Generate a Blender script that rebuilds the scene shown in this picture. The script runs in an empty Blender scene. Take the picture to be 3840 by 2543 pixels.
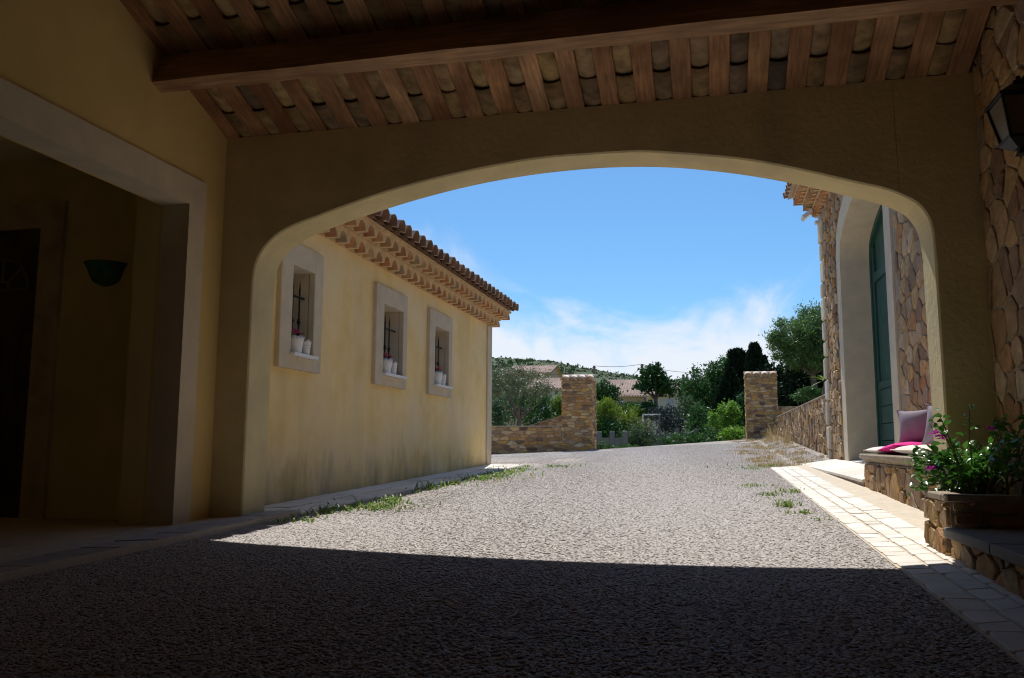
import bpy, math, random
import numpy as np
from mathutils import Vector, Matrix, Quaternion
random.seed(7); RNG = np.random.default_rng(7)
sc = bpy.context.scene
COL = sc.collection
R_ = math.radians

# ------------------------------------------------------------------ camera
# Eye at the origin. +Y runs out through the arch, +X to the right, Z up.
FPX, IW, IH, DS = 3156.006, 3840, 2543, 1.6216
yaw, pitch, roll = R_(-13.403), R_(7.176), R_(0.241)
cf = Vector((math.sin(yaw)*math.cos(pitch), math.cos(yaw)*math.cos(pitch), math.sin(pitch)))
r0 = Vector((math.cos(yaw), -math.sin(yaw), 0)); u0 = r0.cross(cf)
cr = r0*math.cos(roll)+u0*math.sin(roll); cu = u0*math.cos(roll)-r0*math.sin(roll)
cam = bpy.data.cameras.new('camera'); camo = bpy.data.objects.new('camera', cam); COL.objects.link(camo)
camo.matrix_world = Matrix(((cr.x, cu.x, -cf.x, 0), (cr.y, cu.y, -cf.y, 0), (cr.z, cu.z, -cf.z, 0), (0, 0, 0, 1)))
cam.sensor_width = 36; cam.lens = FPX/IW*36; cam.clip_start = .05; cam.clip_end = 6000
sc.camera = camo

def at(x, y, Y):
    d = cf+cr*((x*DS-IW/2)/FPX)-cu*((y*DS-IH/2)/FPX)
    return d*(Y/d.y)

# ------------------------------------------------------------------ sky and sun
TOSUN = Vector((-.12, .643, 1.0)).normalized()
SUN_EL = math.asin(TOSUN.z); SUN_AZ = math.atan2(TOSUN.x, TOSUN.y)
w = bpy.data.worlds.new('World'); sc.world = w; w.use_nodes = True
nt = w.node_tree; nt.nodes.clear()
def wn(t, **k):
    n = nt.nodes.new(t)
    for a, b in k.items(): setattr(n, a, b)
    return n
sky = wn('ShaderNodeTexSky', sky_type='NISHITA', sun_disc=False, sun_elevation=SUN_EL, sun_rotation=SUN_AZ,
         altitude=60, air_density=1.0, dust_density=0.35, ozone_density=2.2)
bg = wn('ShaderNodeBackground'); bg.inputs[1].default_value = .085
out = wn('ShaderNodeOutputWorld')
tc = wn('ShaderNodeTexCoord'); sep = wn('ShaderNodeSeparateXYZ'); nt.links.new(tc.outputs['Generated'], sep.inputs[0])
# thin wind-drawn cloud layer seen in perspective, thickest low down, all the way round
zc = wn('ShaderNodeMath', operation='ADD'); zc.inputs[1].default_value = .13; nt.links.new(sep.outputs['Z'], zc.inputs[0])
zm = wn('ShaderNodeMath', operation='MAXIMUM'); zm.inputs[1].default_value = .05; nt.links.new(zc.outputs[0], zm.inputs[0])
dv = wn('ShaderNodeVectorMath', operation='DIVIDE'); nt.links.new(tc.outputs['Generated'], dv.inputs[0]); nt.links.new(zm.outputs[0], dv.inputs[1])
def cnoise(scale, rot, st, det, dist):
    m_ = wn('ShaderNodeMapping'); m_.inputs['Rotation'].default_value = (0, 0, R_(rot)); m_.inputs['Scale'].default_value = (st[0], st[1], .3); nt.links.new(dv.outputs[0], m_.inputs[0])
    n_ = wn('ShaderNodeTexNoise'); n_.inputs['Scale'].default_value = scale; n_.inputs['Detail'].default_value = det; n_.inputs['Roughness'].default_value = .6; n_.inputs['Distortion'].default_value = dist
    nt.links.new(m_.outputs[0], n_.inputs[0]); return n_
n1 = cnoise(.75, 24, (1, .6), 4, .6); n2 = cnoise(2.6, 24, (1, .32), 9, 1.1)
def lin(a_, k_, b_):
    q_ = wn('ShaderNodeMath', operation='MULTIPLY_ADD'); nt.links.new(a_, q_.inputs[0]); q_.inputs[1].default_value = k_
    if isinstance(b_, float): q_.inputs[2].default_value = b_
    else: nt.links.new(b_, q_.inputs[2])
    return q_.outputs[0]
cv = wn('ShaderNodeFloatCurve'); c_ = cv.mapping.curves[0]
for i, (x_, y_) in enumerate(((0, .97), (.09, .86), (.13, .58), (.165, .22), (.21, .0), (1, 0))):
    if i < 2: c_.points[0 if i == 0 else 1].location = (x_, y_)
    else: c_.points.new(x_, y_)
cv.mapping.update()
nt.links.new(sep.outputs['Z'], cv.inputs['Value'])
su = lin(n1.outputs[0], 1.25, -.74); su = lin(n2.outputs[0], 1.25, su); su = lin(cv.outputs[0], 1.0, su)
cr2 = wn('ShaderNodeMapRange', interpolation_type='SMOOTHSTEP')
for i, v in enumerate((.62, 1.30, 0, .95)): cr2.inputs[i+1].default_value = v
nt.links.new(su, cr2.inputs[0])
mx = wn('ShaderNodeMix', data_type='RGBA'); mx.inputs['B'].default_value = (7.5, 7.9, 8.6, 1)
tint = wn('ShaderNodeMix', data_type='RGBA', blend_type='MULTIPLY'); tint.inputs['Factor'].default_value = 1; tint.inputs['B'].default_value = (.56, .88, 1.10, 1)
nt.links.new(sky.outputs[0], tint.inputs['A'])
nt.links.new(cr2.outputs[0], mx.inputs['Factor']); nt.links.new(tint.outputs['Result'], mx.inputs['A'])
nt.links.new(mx.outputs['Result'], bg.inputs[0]); nt.links.new(bg.outputs[0], out.inputs[0])
sl = bpy.data.lights.new('sun', 'SUN'); sl.energy = 3.9; sl.angle = R_(.53); sl.color = (1, .965, .91)
so = bpy.data.objects.new('sun', sl); COL.objects.link(so); so.rotation_euler = TOSUN.to_track_quat('Z', 'Y').to_euler(); so.location = (0, 40, 60)
vs = sc.view_settings; vs.view_transform = 'Standard'; vs.look = 'None'; vs.exposure = 0.42; vs.gamma = 1
sc.cycles.use_denoising = True; sc.cycles.filter_width = 1.15
sc.cycles.max_bounces = 10; sc.cycles.diffuse_bounces = 6; sc.cycles.transparent_max_bounces = 8

# ------------------------------------------------------------------ helpers
def link(o, parent=None):
    COL.objects.link(o)
    if parent is not None: o.parent = parent
    return o
def tag(o, label=None, cat=None, group=None, kind=None):
    for k, v in (('label', label), ('category', cat), ('group', group), ('kind', kind)):
        if v: o[k] = v
    return o
def empty(name, loc, label=None, cat=None, group=None):
    o = bpy.data.objects.new(name, None); o.empty_display_size = .1; o.location = loc
    link(o); return tag(o, label, cat, group)
PLOC = {}
def wloc(p):
    v = Vector((0, 0, 0))
    while p is not None: v = v+Vector(p.location); p = p.parent
    return v
def mk(name, V, F, m, parent=None, smooth=False, loc=None):
    """mesh from world-space coordinates; origin at loc (world)"""
    me = bpy.data.meshes.new(name)
    V = np.asarray(V, float).reshape(-1, 3)
    l = np.array(loc if loc is not None else (wloc(parent) if parent is not None else (0, 0, 0)), float)
    me.from_pydata((V-l).tolist(), [], [tuple(f) for f in F]); me.materials.append(m)
    if smooth: me.polygons.foreach_set('use_smooth', [True]*len(me.polygons))
    me.update()
    o = bpy.data.objects.new(name, me); link(o, parent)
    pl = wloc(parent) if parent is not None else Vector((0, 0, 0))
    o.location = Vector(l)-pl
    return o
def inst(name, me, loc, parent=None, rot=None, scale=None):
    o = bpy.data.objects.new(name, me); link(o, parent)
    pl = wloc(parent) if parent is not None else Vector((0, 0, 0))
    o.location = Vector(loc)-pl
    if rot is not None: o.rotation_euler = rot
    if scale is not None: o.scale = scale
    return o
class MB:
    def __init__(s): s.V = []; s.F = []
    def add(s, V, F):
        n = len(s.V); s.V += [tuple(v) for v in V]; s.F += [tuple(i+n for i in f) for f in F]; return s
    def box(s, x0, x1, y0, y1, z0, z1):
        V = [(x, y, z) for z in (z0, z1) for y in (y0, y1) for x in (x0, x1)]
        return s.add(V, [(0, 2, 3, 1), (4, 5, 7, 6), (0, 1, 5, 4), (2, 6, 7, 3), (0, 4, 6, 2), (1, 3, 7, 5)])
    def cbox(s, x0, x1, y0, y1, z0, z1, b=.01):
        """box with chamfered edges"""
        V = []; F = []
        c = [(x0, x1), (y0, y1), (z0, z1)]
        idx = {}
        for ax in range(3):
            for sd in (0, 1):
                q = []
                o = [a for a in range(3) if a != ax]
                for (i, j) in ((0, 0), (1, 0), (1, 1), (0, 1)):
                    p = [0, 0, 0]; p[ax] = c[ax][sd]
                    p[o[0]] = c[o[0]][i]+(b if i == 0 else -b); p[o[1]] = c[o[1]][j]+(b if j == 0 else -b)
                    idx[(ax, sd, i, j)] = len(V); V.append(tuple(p)); q.append(len(V)-1)
                if (sd == 0) == (ax != 1): q = q[::-1]
                F.append(tuple(q))
        for a, bx in ((0, 1), (0, 2), (1, 2)):
            oth = 3-a-bx
            for sa in (0, 1):
                for sb in (0, 1):
                    def k(ax, sd, other_ax, other_sd, third):
                        o = [t for t in range(3) if t != ax]
                        ij = [0, 0]; ij[o.index(other_ax)] = other_sd; ij[o.index(oth)] = third
                        return idx[(ax, sd, ij[0], ij[1])]
                    F.append((k(a, sa, bx, sb, 0), k(a, sa, bx, sb, 1), k(bx, sb, a, sa, 1), k(bx, sb, a, sa, 0)))
        for i in (0, 1):
            for j in (0, 1):
                for l in (0, 1):
                    F.append((idx[(0, i, j, l)], idx[(1, j, i, l)], idx[(2, l, i, j)]))
        return s.add(V, F)
    def tube(s, pts, rad, n=8, cap=True):
        pts = [Vector(p) for p in pts]; k = len(pts)
        rad = rad if isinstance(rad, (list, tuple)) else [rad]*k
        V = []; F = []; up = Vector((.31, .17, .93)).normalized()
        for i, p in enumerate(pts):
            t = (pts[min(i+1, k-1)]-pts[max(i-1, 0)]).normalized()
            a = t.cross(up); a = a.normalized() if a.length > 1e-4 else t.orthogonal().normalized(); b = t.cross(a)
            for j in range(n):
                q = 2*math.pi*j/n; V.append(p+a*(math.cos(q)*rad[i])+b*(math.sin(q)*rad[i]))
        for i in range(k-1):
            for j in range(n): F.append((i*n+j, i*n+(j+1) % n, (i+1)*n+(j+1) % n, (i+1)*n+j))
        if cap: F += [tuple(range(n))[::-1], tuple(range((k-1)*n, k*n))]
        return s.add(V, F)
    def lathe(s, prof, c, n=20, a0=0, a1=2*math.pi):
        full = abs(a1-a0-2*math.pi) < 1e-6; m = n if full else n+1
        V = [(c[0]+r*math.cos(a0+(a1-a0)*j/n), c[1]+r*math.sin(a0+(a1-a0)*j/n), c[2]+z) for r, z in prof for j in range(m)]
        F = []
        for i in range(len(prof)-1):
            for j in range(n): j2 = (j+1) % m; F.append((i*m+j, i*m+j2, (i+1)*m+j2, (i+1)*m+j))
        return s.add(V, F)
    def build(s, name, m, parent=None, smooth=False, loc=None): return mk(name, s.V, s.F, m, parent, smooth, loc)

# ------------------------------------------------------------------ materials
MATS = {}
def mat(name, cols, rough=.85, ns=6, na=.25, bs=60, bst=.15, bd=.01, rnd=False, spec=.25, big=(0, .8, None), streak=None, stain=None, island=False, metal=0, wave=None):
    m = bpy.data.materials.new(name); m.use_nodes = True; t = m.node_tree; N = t.nodes; L = t.links
    p = N['Principled BSDF']; p.inputs['Roughness'].default_value = rough; p.inputs['Specular IOR Level'].default_value = spec; p.inputs['Metallic'].default_value = metal
    def n(ty, **k):
        q = N.new(ty)
        for a, b in k.items(): setattr(q, a, b)
        return q
    c = n('ShaderNodeTexCoord'); oi = n('ShaderNodeObjectInfo'); co = c.outputs['Object']
    if rnd:
        mu = n('ShaderNodeMath', operation='MULTIPLY'); mu.inputs[1].default_value = 57.3; L.new(oi.outputs['Random'], mu.inputs[0])
        va = n('ShaderNodeVectorMath', operation='ADD'); L.new(co, va.inputs[0]); L.new(mu.outputs[0], va.inputs[1]); co = va.outputs[0]
    def noise(sc_, det=4, vec=None, ro=.55):
        q = n('ShaderNodeTexNoise'); q.inputs['Scale'].default_value = sc_; q.inputs['Detail'].default_value = det; q.inputs['Roughness'].default_value = ro
        L.new(vec or co, q.inputs['Vector']); return q.outputs[0]
    def rng(v, a, b, c_, d):
        q = n('ShaderNodeMapRange'); L.new(v, q.inputs[0])
        for i, x in enumerate((a, b, c_, d)): q.inputs[i+1].default_value = x
        return q.outputs[0]
    def mixc(f, a, b, bt='MIX'):
        q = n('ShaderNodeMix', data_type='RGBA', blend_type=bt)
        for key, v in (('Factor', f), ('A', a), ('B', b)):
            if isinstance(v, (int, float)): q.inputs[key].default_value = v
            elif isinstance(v, tuple): q.inputs[key].default_value = (*v, 1)
            else: L.new(v, q.inputs[key])
        return q.outputs['Result']
    if len(cols) > 1:
        r = n('ShaderNodeValToRGB'); e = r.color_ramp.elements
        while len(e) < len(cols): e.new(.5)
        for i, cc in enumerate(cols): e[i].position = i/(len(cols)-1); e[i].color = (*cc, 1)
        if island: g = n('ShaderNodeNewGeometry'); L.new(g.outputs['Random Per Island'], r.inputs[0])
        elif rnd: L.new(oi.outputs['Random'], r.inputs[0])
        else: L.new(rng(noise(ns*.5, 3), .3, .7, 0, 1), r.inputs[0])
        base = r.outputs[0]
    else:
        q = n('ShaderNodeRGB'); q.outputs[0].default_value = (*cols[0], 1); base = q.outputs[0]
    if wave:     # wood grain stretched along one axis
        mp_ = n('ShaderNodeMapping'); mp_.inputs['Scale'].default_value = wave; L.new(co, mp_.inputs[0])
        g1 = rng(noise(5, 6, mp_.outputs[0]), .3, .72, 1-na*1.5, 1+na*.6)
        base = mixc(1, base, g1, 'MULTIPLY')
    base = mixc(1, base, rng(noise(ns, 5), .25, .75, 1-na, 1+na), 'MULTIPLY')
    if big[2]: base = mixc(rng(noise(big[0], 3), .42, .68, 0, big[1]), base, big[2])
    if streak:   # runs of dirt, long in Z
        mp_ = n('ShaderNodeMapping'); mp_.inputs['Scale'].default_value = (streak[0], streak[0], streak[0]*.09); L.new(co, mp_.inputs[0])
        base = mixc(rng(noise(1, 5, mp_.outputs[0]), .5, .75, 0, streak[1]), base, streak[2])
    if stain:    # blotchy splash dirt: (z below which it occurs, z above which it is gone, amount, colour)
        sp = n('ShaderNodeSeparateXYZ'); L.new(co, sp.inputs[0])
        h = rng(sp.outputs['Z'], stain[0], stain[1], .40, -.38)
        mp_ = n('ShaderNodeMapping'); mp_.inputs['Scale'].default_value = (2.4, 2.4, .9); L.new(co, mp_.inputs[0])
        ad_ = n('ShaderNodeMath', operation='ADD'); L.new(noise(1.7, 6, mp_.outputs[0], .65), ad_.inputs[0]); L.new(h, ad_.inputs[1])
        base = mixc(rng(ad_.outputs[0], .5, .85, 0, stain[2]), base, stain[3])
    L.new(base, p.inputs['Base Color'])
    if bst:
        b = n('ShaderNodeBump'); b.inputs['Strength'].default_value = bst; b.inputs['Distance'].default_value = bd
        L.new(noise(bs, 6, None, .6), b.inputs['Height']); L.new(b.outputs[0], p.inputs['Normal'])
    MATS[name] = m
    return m
def leafmat(name, cols, rough=.5, trans=.35, spec=.35):
    m = mat(name, cols, rough, ns=3, na=.2, bst=0, island=True, spec=spec)
    t = m.node_tree; p = t.nodes['Principled BSDF']; o = t.nodes['Material Output']
    tr = t.nodes.new('ShaderNodeBsdfTranslucent'); mxs = t.nodes.new('ShaderNodeMixShader'); mxs.inputs[0].default_value = trans
    t.links.new(p.inputs['Base Color'].links[0].from_socket, tr.inputs[0])
    t.links.new(p.outputs[0], mxs.inputs[1]); t.links.new(tr.outputs[0], mxs.inputs[2]); t.links.new(mxs.outputs[0], o.inputs[0])
    return m
STUCCO_H = mat('stucco_house', [(.86, .62, .24), (.85, .65, .32)], .9, ns=2.2, na=.12, bs=90, bst=.35, bd=.006, big=(1.1, .7, (.82, .65, .40)),
               streak=(2.6, .35, (.56, .44, .27)), stain=(-.45, 1.15, .66, (.27, .205, .125)))
STUCCO_A = mat('stucco_arch', [(.62, .52, .28)], .92, ns=3, na=.14, bs=16, bst=.35, bd=.02, big=(1.3, .4, (.55, .48, .31)), streak=(2.2, .45, (.40, .345, .24)))
STUCCO_P = mat('stucco_passage', [(.67, .49, .19)], .92, ns=2, na=.12, bs=80, bst=.35, bd=.006, big=(.9, .4, (.56, .43, .2)))
STUCCO_D = mat('stucco_porch', [(.70, .58, .30)], .92, ns=2, na=.12, bs=80, bst=.35, bd=.006)
SURR = mat('limestone_surround', [(.62, .53, .385), (.58, .49, .355)], .88, ns=5, na=.14, bs=70, bst=.3, bd=.006, streak=(3, .3, (.50, .40, .27)))
LIME = mat('pale_stone', [(.66, .58, .44), (.58, .49, .35), (.62, .56, .46)], .85, ns=8, na=.14, bs=40, bst=.45, bd=.01, rnd=True)
SETT = mat('sett_stone', [(.74, .70, .63), (.64, .59, .51), (.78, .75, .69), (.69, .63, .54), (.73, .70, .64)], .8, ns=9, na=.10, bs=50, bst=.4, bd=.006, rnd=True)
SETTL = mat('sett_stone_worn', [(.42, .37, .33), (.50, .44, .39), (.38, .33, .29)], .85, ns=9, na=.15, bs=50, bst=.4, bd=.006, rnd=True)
JOINT = mat('sandy_mortar', [(.60, .515, .40)], .95, ns=14, na=.16, bs=90, bst=.4, bd=.006, big=(2, .4, (.55, .47, .36)))
MORTAR = mat('wall_mortar', [(.36, .28, .20)], .95, ns=9, na=.28, bs=60, bst=.7, bd=.02)
MORTARD = mat('dark_mortar', [(.36, .30, .225)], .95, ns=9, na=.3, bs=60, bst=.7, bd=.02)
STONE = mat('rubble_stone', [(.40, .22, .085), (.50, .32, .14), (.18, .115, .08), (.46, .31, .15), (.28, .18, .11), (.52, .39, .24), (.40, .20, .075), (.22, .14, .09), (.45, .29, .125), (.34, .25, .18)],
            .88, ns=11, na=.34, bs=34, bst=.8, bd=.02, rnd=True)
STONEG = mat('gatepost_stone', [(.44, .22, .06), (.56, .34, .11), (.15, .09, .07), (.64, .45, .21), (.48, .26, .09), (.22, .13, .085), (.62, .47, .28), (.50, .29, .15), (.36, .21, .10), (.60, .39, .14)],
             .88, ns=9, na=.26, bs=30, bst=.6, bd=.02, rnd=True)
COPING = mat('coping_stone', [(.36, .30, .22), (.30, .24, .17)], .9, ns=12, na=.32, bs=40, bst=.7, bd=.015, rnd=True)
TILE = mat('roof_tile', [(.56, .40, .29), (.64, .53, .43), (.48, .32, .22), (.66, .58, .50), (.54, .38, .28)], .88, ns=9, na=.28, bs=50, bst=.4, bd=.008, rnd=True)
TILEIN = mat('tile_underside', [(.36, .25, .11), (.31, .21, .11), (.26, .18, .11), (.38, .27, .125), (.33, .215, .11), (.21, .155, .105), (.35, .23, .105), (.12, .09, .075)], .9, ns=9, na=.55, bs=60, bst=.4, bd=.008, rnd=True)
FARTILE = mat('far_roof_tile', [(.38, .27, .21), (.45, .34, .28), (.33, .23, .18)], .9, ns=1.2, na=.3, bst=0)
TILESHADE = mat('tile_hollow_shade', [(.17, .10, .065), (.22, .13, .085), (.13, .08, .055)], .9, ns=9, na=.25, bs=50, bst=.3, rnd=True)  # shade painted into tile hollows, ends and channels; sunlit outer faces stay pale
GENO = mat('cornice_tile', [(.50, .20, .085), (.54, .30, .14), (.38, .18, .09), (.52, .36, .19), (.46, .18, .07), (.34, .26, .15)], .88, ns=8, na=.25, bs=60, bst=.3, bd=.006, rnd=True)
GMORT = mat('cornice_mortar', [(.64, .46, .25)], .95, ns=9, na=.2, bs=70, bst=.5, bd=.01)
WOOD = mat('rafter_wood', [(.49, .26, .12), (.57, .34, .18), (.38, .19, .09), (.52, .29, .145), (.30, .145, .07)], .75, ns=3.5, na=.30, bs=70, bst=.25, bd=.004, rnd=True, wave=(9, .8, 9), big=(2.2, .75, (.17, .075, .035)))
BEAM = mat('beam_wood', [(.52, .31, .165)], .75, ns=3, na=.28, bs=60, bst=.25, bd=.004, wave=(.5, 8, 8), big=(1.6, .5, (.24, .12, .06)))
DECK = mat('roof_deck', [(.20, .12, .07)], .9)
GREEN = mat('green_paint', [(.017, .064, .048), (.022, .076, .056)], .55, ns=5, na=.22, bs=50, bst=.25, bd=.004, rnd=True, streak=(9, .35, (.05, .12, .10)))
DOORB = mat('dark_door', [(.085, .06, .04)], .5, ns=5, na=.2, wave=(8, 8, .6))
IRON = mat('wrought_iron', [(.022, .028, .026)], .55, ns=20, na=.2, metal=.3, bst=.1)
IRONL = mat('lantern_iron', [(.03, .034, .032)], .5, ns=20, na=.2, metal=.4, bst=.1)
WHITE = mat('white_paint', [(.78, .78, .77)], .5, ns=5, na=.05, bst=.05)
PLAST = mat('grey_white_casing', [(.66, .66, .66)], .45, ns=5, na=.05, bst=.05)
CERAM = mat('green_ceramic', [(.05, .17, .09)], .25, ns=9, na=.3, bst=.1, spec=.5)
GLASSD = mat('window_pane', [(.018, .022, .03)], .08, na=0, bst=0, spec=.6)
FROST = mat('lantern_glass', [(.17, .14, .095)], .35, na=.1, bst=0, spec=.5)
FAB_W = mat('cream_fabric', [(.74, .67, .60)], .9, ns=30, na=.06, bs=300, bst=.15, bd=.002)
FAB_M = mat('magenta_fabric', [(.72, .012, .26)], .85, ns=30, na=.08, bs=300, bst=.15, bd=.002)
FAB_P = mat('mauve_fabric', [(.31, .26, .31)], .85, ns=20, na=.06, bs=300, bst=.15, bd=.002)
BARK = mat('bark', [(.11, .085, .065), (.16, .13, .10)], .95, ns=6, na=.3, bs=25, bst=.7, bd=.03)
SOIL = mat('soil', [(.06, .045, .03)], 1, ns=20, na=.4, bs=50, bst=.7, bd=.02)
PLANK = mat('grey_slab', [(.20, .18, .155), (.17, .155, .135)], .85, ns=6, na=.2, bs=50, bst=.35, rnd=True)
CONC = mat('concrete', [(.20, .195, .185)], .92, ns=5, na=.2, bs=30, bst=.3, streak=(2, .4, (.22, .2, .18)))
WALLC = mat('far_render', [(.60, .53, .43)], .92, ns=.6, na=.08, bst=0)
WALLY = mat('far_render_ochre', [(.52, .40, .24)], .92, ns=.6, na=.08, bst=0)
WALLG = mat('far_render_white', [(.62, .58, .52)], .92, ns=.6, na=.08, bst=0)
SHUT = mat('far_shutter', [(.42, .43, .44)], .7, na=.05, bst=0)
POLE = mat('pole_wood', [(.09, .075, .06)], .9, na=.2)
PETAL = leafmat('magenta_bract', [(.55, .02, .42), (.66, .03, .50), (.45, .015, .35)], .6, .3)
PETALR = leafmat('geranium_petal', [(.75, .03, .10), (.80, .06, .20), (.62, .02, .08)], .6, .25)
PETALP = leafmat('pink_petal', [(.72, .07, .30), (.80, .12, .36)], .6, .25)
L_BOUG = leafmat('bougainvillea_leaf', [(.07, .21, .025), (.10, .29, .035), (.05, .16, .022), (.13, .33, .05)], .24, .25, .55)
L_OLIVE = leafmat('olive_leaf', [(.11, .15, .06), (.16, .20, .09), (.08, .11, .045), (.22, .24, .15), (.14, .17, .06)], .45, .2, .4)
L_OLIVEG = leafmat('green_olive_leaf', [(.10, .19, .045), (.14, .26, .06), (.07, .14, .04), (.20, .29, .12)], .4, .3, .4)
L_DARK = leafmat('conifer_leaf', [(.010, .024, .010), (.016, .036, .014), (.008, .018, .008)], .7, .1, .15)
L_MID = leafmat('broad_leaf', [(.04, .11, .022), (.06, .15, .03), (.03, .08, .018), (.08, .18, .04)], .5, .3)
L_TREE = leafmat('deep_green_leaf', [(.025, .085, .016), (.04, .12, .022), (.018, .055, .012)], .5, .25)
L_GREY = leafmat('grey_green_leaf', [(.06, .11, .045), (.09, .15, .06), (.04, .075, .03), (.13, .19, .09)], .5, .3)
L_YEL = leafmat('yellow_green_leaf', [(.15, .25, .02), (.22, .31, .025), (.09, .18, .018), (.28, .33, .05)], .5, .4)
L_LIME = leafmat('lime_leaf', [(.14, .28, .03), (.20, .36, .045), (.10, .22, .025)], .5, .4)
L_BLUE = leafmat('dusky_leaf', [(.035, .05, .045), (.055, .075, .065), (.025, .036, .03)], .6, .15)
L_WEED = leafmat('weed_blade', [(.12, .25, .03), (.18, .33, .05), (.08, .18, .025), (.30, .36, .11), (.36, .32, .14)], .5, .4)
L_DRY = leafmat('dry_grass_blade', [(.46, .33, .15), (.55, .42, .22), (.36, .25, .11), (.42, .36, .16)], .8, .3)
L_SCRUB = leafmat('scrub', [(.058, .098, .034), (.07, .112, .04), (.046, .08, .03)], .8, .3)

# ground materials
def groundmat(name, c1, c2, c3, vs_=45, bump=1.0, patch=None):
    m = bpy.data.materials.new(name); m.use_nodes = True; t = m.node_tree; N = t.nodes; L = t.links
    p = N['Principled BSDF']; p.inputs['Roughness'].default_value = .9; p.inputs['Specular IOR Level'].default_value = .2
    c = N.new('ShaderNodeTexCoord')
    v = N.new('ShaderNodeTexVoronoi'); v.inputs['Scale'].default_value = vs_; L.new(c.outputs['Object'], v.inputs['Vector'])
    sx = N.new('ShaderNodeSeparateColor'); L.new(v.outputs['Color'], sx.inputs[0])
    r = N.new('ShaderNodeValToRGB'); e = r.color_ramp.elements; e.new(.5)
    for i, cc in enumerate((c1, c2, c3)): e[i].position = i*.5; e[i].color = (*cc, 1)
    L.new(sx.outputs[0], r.inputs[0])
    nb = N.new('ShaderNodeTexNoise'); nb.inputs['Scale'].default_value = .7; nb.inputs['Detail'].default_value = 6; L.new(c.outputs['Object'], nb.inputs['Vector'])
    g = N.new('ShaderNodeMapRange'); L.new(nb.outputs[0], g.inputs[0])
    for i, x in enumerate((.3, .7, .84, 1.12)): g.inputs[i+1].default_value = x
    mm = N.new('ShaderNodeMix'); mm.data_type = 'RGBA'; mm.blend_type = 'MULTIPLY'; mm.inputs['Factor'].default_value = 1
    L.new(r.outputs[0], mm.inputs['A']); L.new(g.outputs[0], mm.inputs['B']); res = mm.outputs['Result']
    if patch:
        nb2 = N.new('ShaderNodeTexNoise'); nb2.inputs['Scale'].default_value = patch[0]; nb2.inputs['Detail'].default_value = 5; L.new(c.outputs['Object'], nb2.inputs['Vector'])
        g2 = N.new('ShaderNodeMapRange'); L.new(nb2.outputs[0], g2.inputs[0])
        for i, x in enumerate((.5, .66, 0, patch[1])): g2.inputs[i+1].default_value = x
        m2 = N.new('ShaderNodeMix'); m2.data_type = 'RGBA'; L.new(g2.outputs[0], m2.inputs['Factor']); L.new(res, m2.inputs['A']); m2.inputs['B'].default_value = (*patch[2], 1); res = m2.outputs['Result']
    L.new(res, p.inputs['Base Color'])
    b = N.new('ShaderNodeBump'); b.inputs['Strength'].default_value = bump; b.inputs['Distance'].default_value = .012; b.invert = True
    L.new(v.outputs['Distance'], b.inputs['Height']); L.new(b.outputs[0], p.inputs['Normal'])
    return m
GRAVEL = groundmat('gravel_ground', (.34, .30, .27), (.44, .40, .37), (.27, .235, .21), 50, 1.0, (1.6, .6, (.46, .37, .265)))
EARTH = groundmat('earth_ground', (.16, .14, .07), (.10, .13, .04), (.22, .18, .10), 3, .3, (.3, .6, (.07, .11, .03)))
HILL = groundmat('hill_ground', (.046, .076, .026), (.060, .09, .034), (.038, .064, .022), .09, .2, (.02, .5, (.075, .085, .038)))
PEBBLE = mat('pebble', [(.44, .39, .355), (.53, .49, .46), (.31, .265, .24), (.61, .58, .56), (.40, .325, .275), (.49, .45, .42), (.18, .155, .145)], .7, ns=20, na=.12, bst=0, rnd=True)

# ------------------------------------------------------------------ ground
def sst(a, b, x): t = min(1, max(0, (x-a)/(b-a))); return t*t*(3-2*t)
def crestY(x): return 26+4*min(1, max(0, (x+3.63)/4.73))
def crestZ(x): return -.146+(.078*(x+3.63) if x > -3.63 else .05*(x+3.63))
def zdrive(x, y):
    xc = min(3.5, max(-9, x))
    base = -.585+.0256*(y-6)
    if y > 15:
        t = min(1.0, (y-15)/(crestY(xc)-15)); t2 = t*(.85+.15*t)
        base = -.355+(crestZ(xc)+.355)*t2
        d = y-crestY(xc)-1.0
        if d > 0: base -= .13*d*min(1, d/4)
    if x > 1.2: base += .12*sst(1.25, 2.05, x)*sst(13, 17, y)
    return base
RIDGE = [(-400, 62), (-200, 50), (-118, 43.8), (-84, 40.8), (-62.6, 36.5), (-46.4, 34.4), (-28, 31.9), (-10, 30), (40, 25), (140, 16), (400, 10)]
def zterr(x, y):
    if y < 24 or (x > 2.2 and y < 33): z = zdrive(x, y)-.05
    else:
        c = crestY(min(3.5, max(-9, x))); d = max(0, y-c-.3); z0 = crestZ(min(3.5, max(-9, x)))-.05
        z = z0-2.9*sst(0, 17, d) if y >= c-2 else zdrive(x, y)-.05
    if y > 110:
        hr = np.interp(x*450/max(y, 200), [p[0] for p in RIDGE], [p[1] for p in RIDGE])
        h = sst(110, 450, y)**1.1*(1-.6*sst(450, 900, y))
        n = math.sin(x*.031+y*.017)*math.sin(y*.023-x*.011)*2.2*sst(200, 300, y)*(1-.8*sst(380, 450, y))
        z = -3.05+(hr+3.05)*h+n
    return z
def grid(name, xs, ys, zf, m, parent=None):
    V = [(x, y, zf(x, y)) for y in ys for x in xs]; n = len(xs)
    F = [(j*n+i, j*n+i+1, (j+1)*n+i+1, (j+1)*n+i) for j in range(len(ys)-1) for i in range(n-1)]
    return mk(name, V, F, m, parent, True)
xs = sorted(set(list(np.round(np.arange(-14, 14.1, 1.0), 2))+list(np.linspace(-120, -16, 22))+list(np.linspace(16, 120, 22))+list(np.linspace(-900, -130, 26))+list(np.linspace(130, 900, 26))))
ys = list(np.arange(-12, 60, 1.5))+list(np.arange(60, 120, 4))+list(np.arange(120, 460, 8))+list(np.arange(460, 1800, 60))
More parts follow.
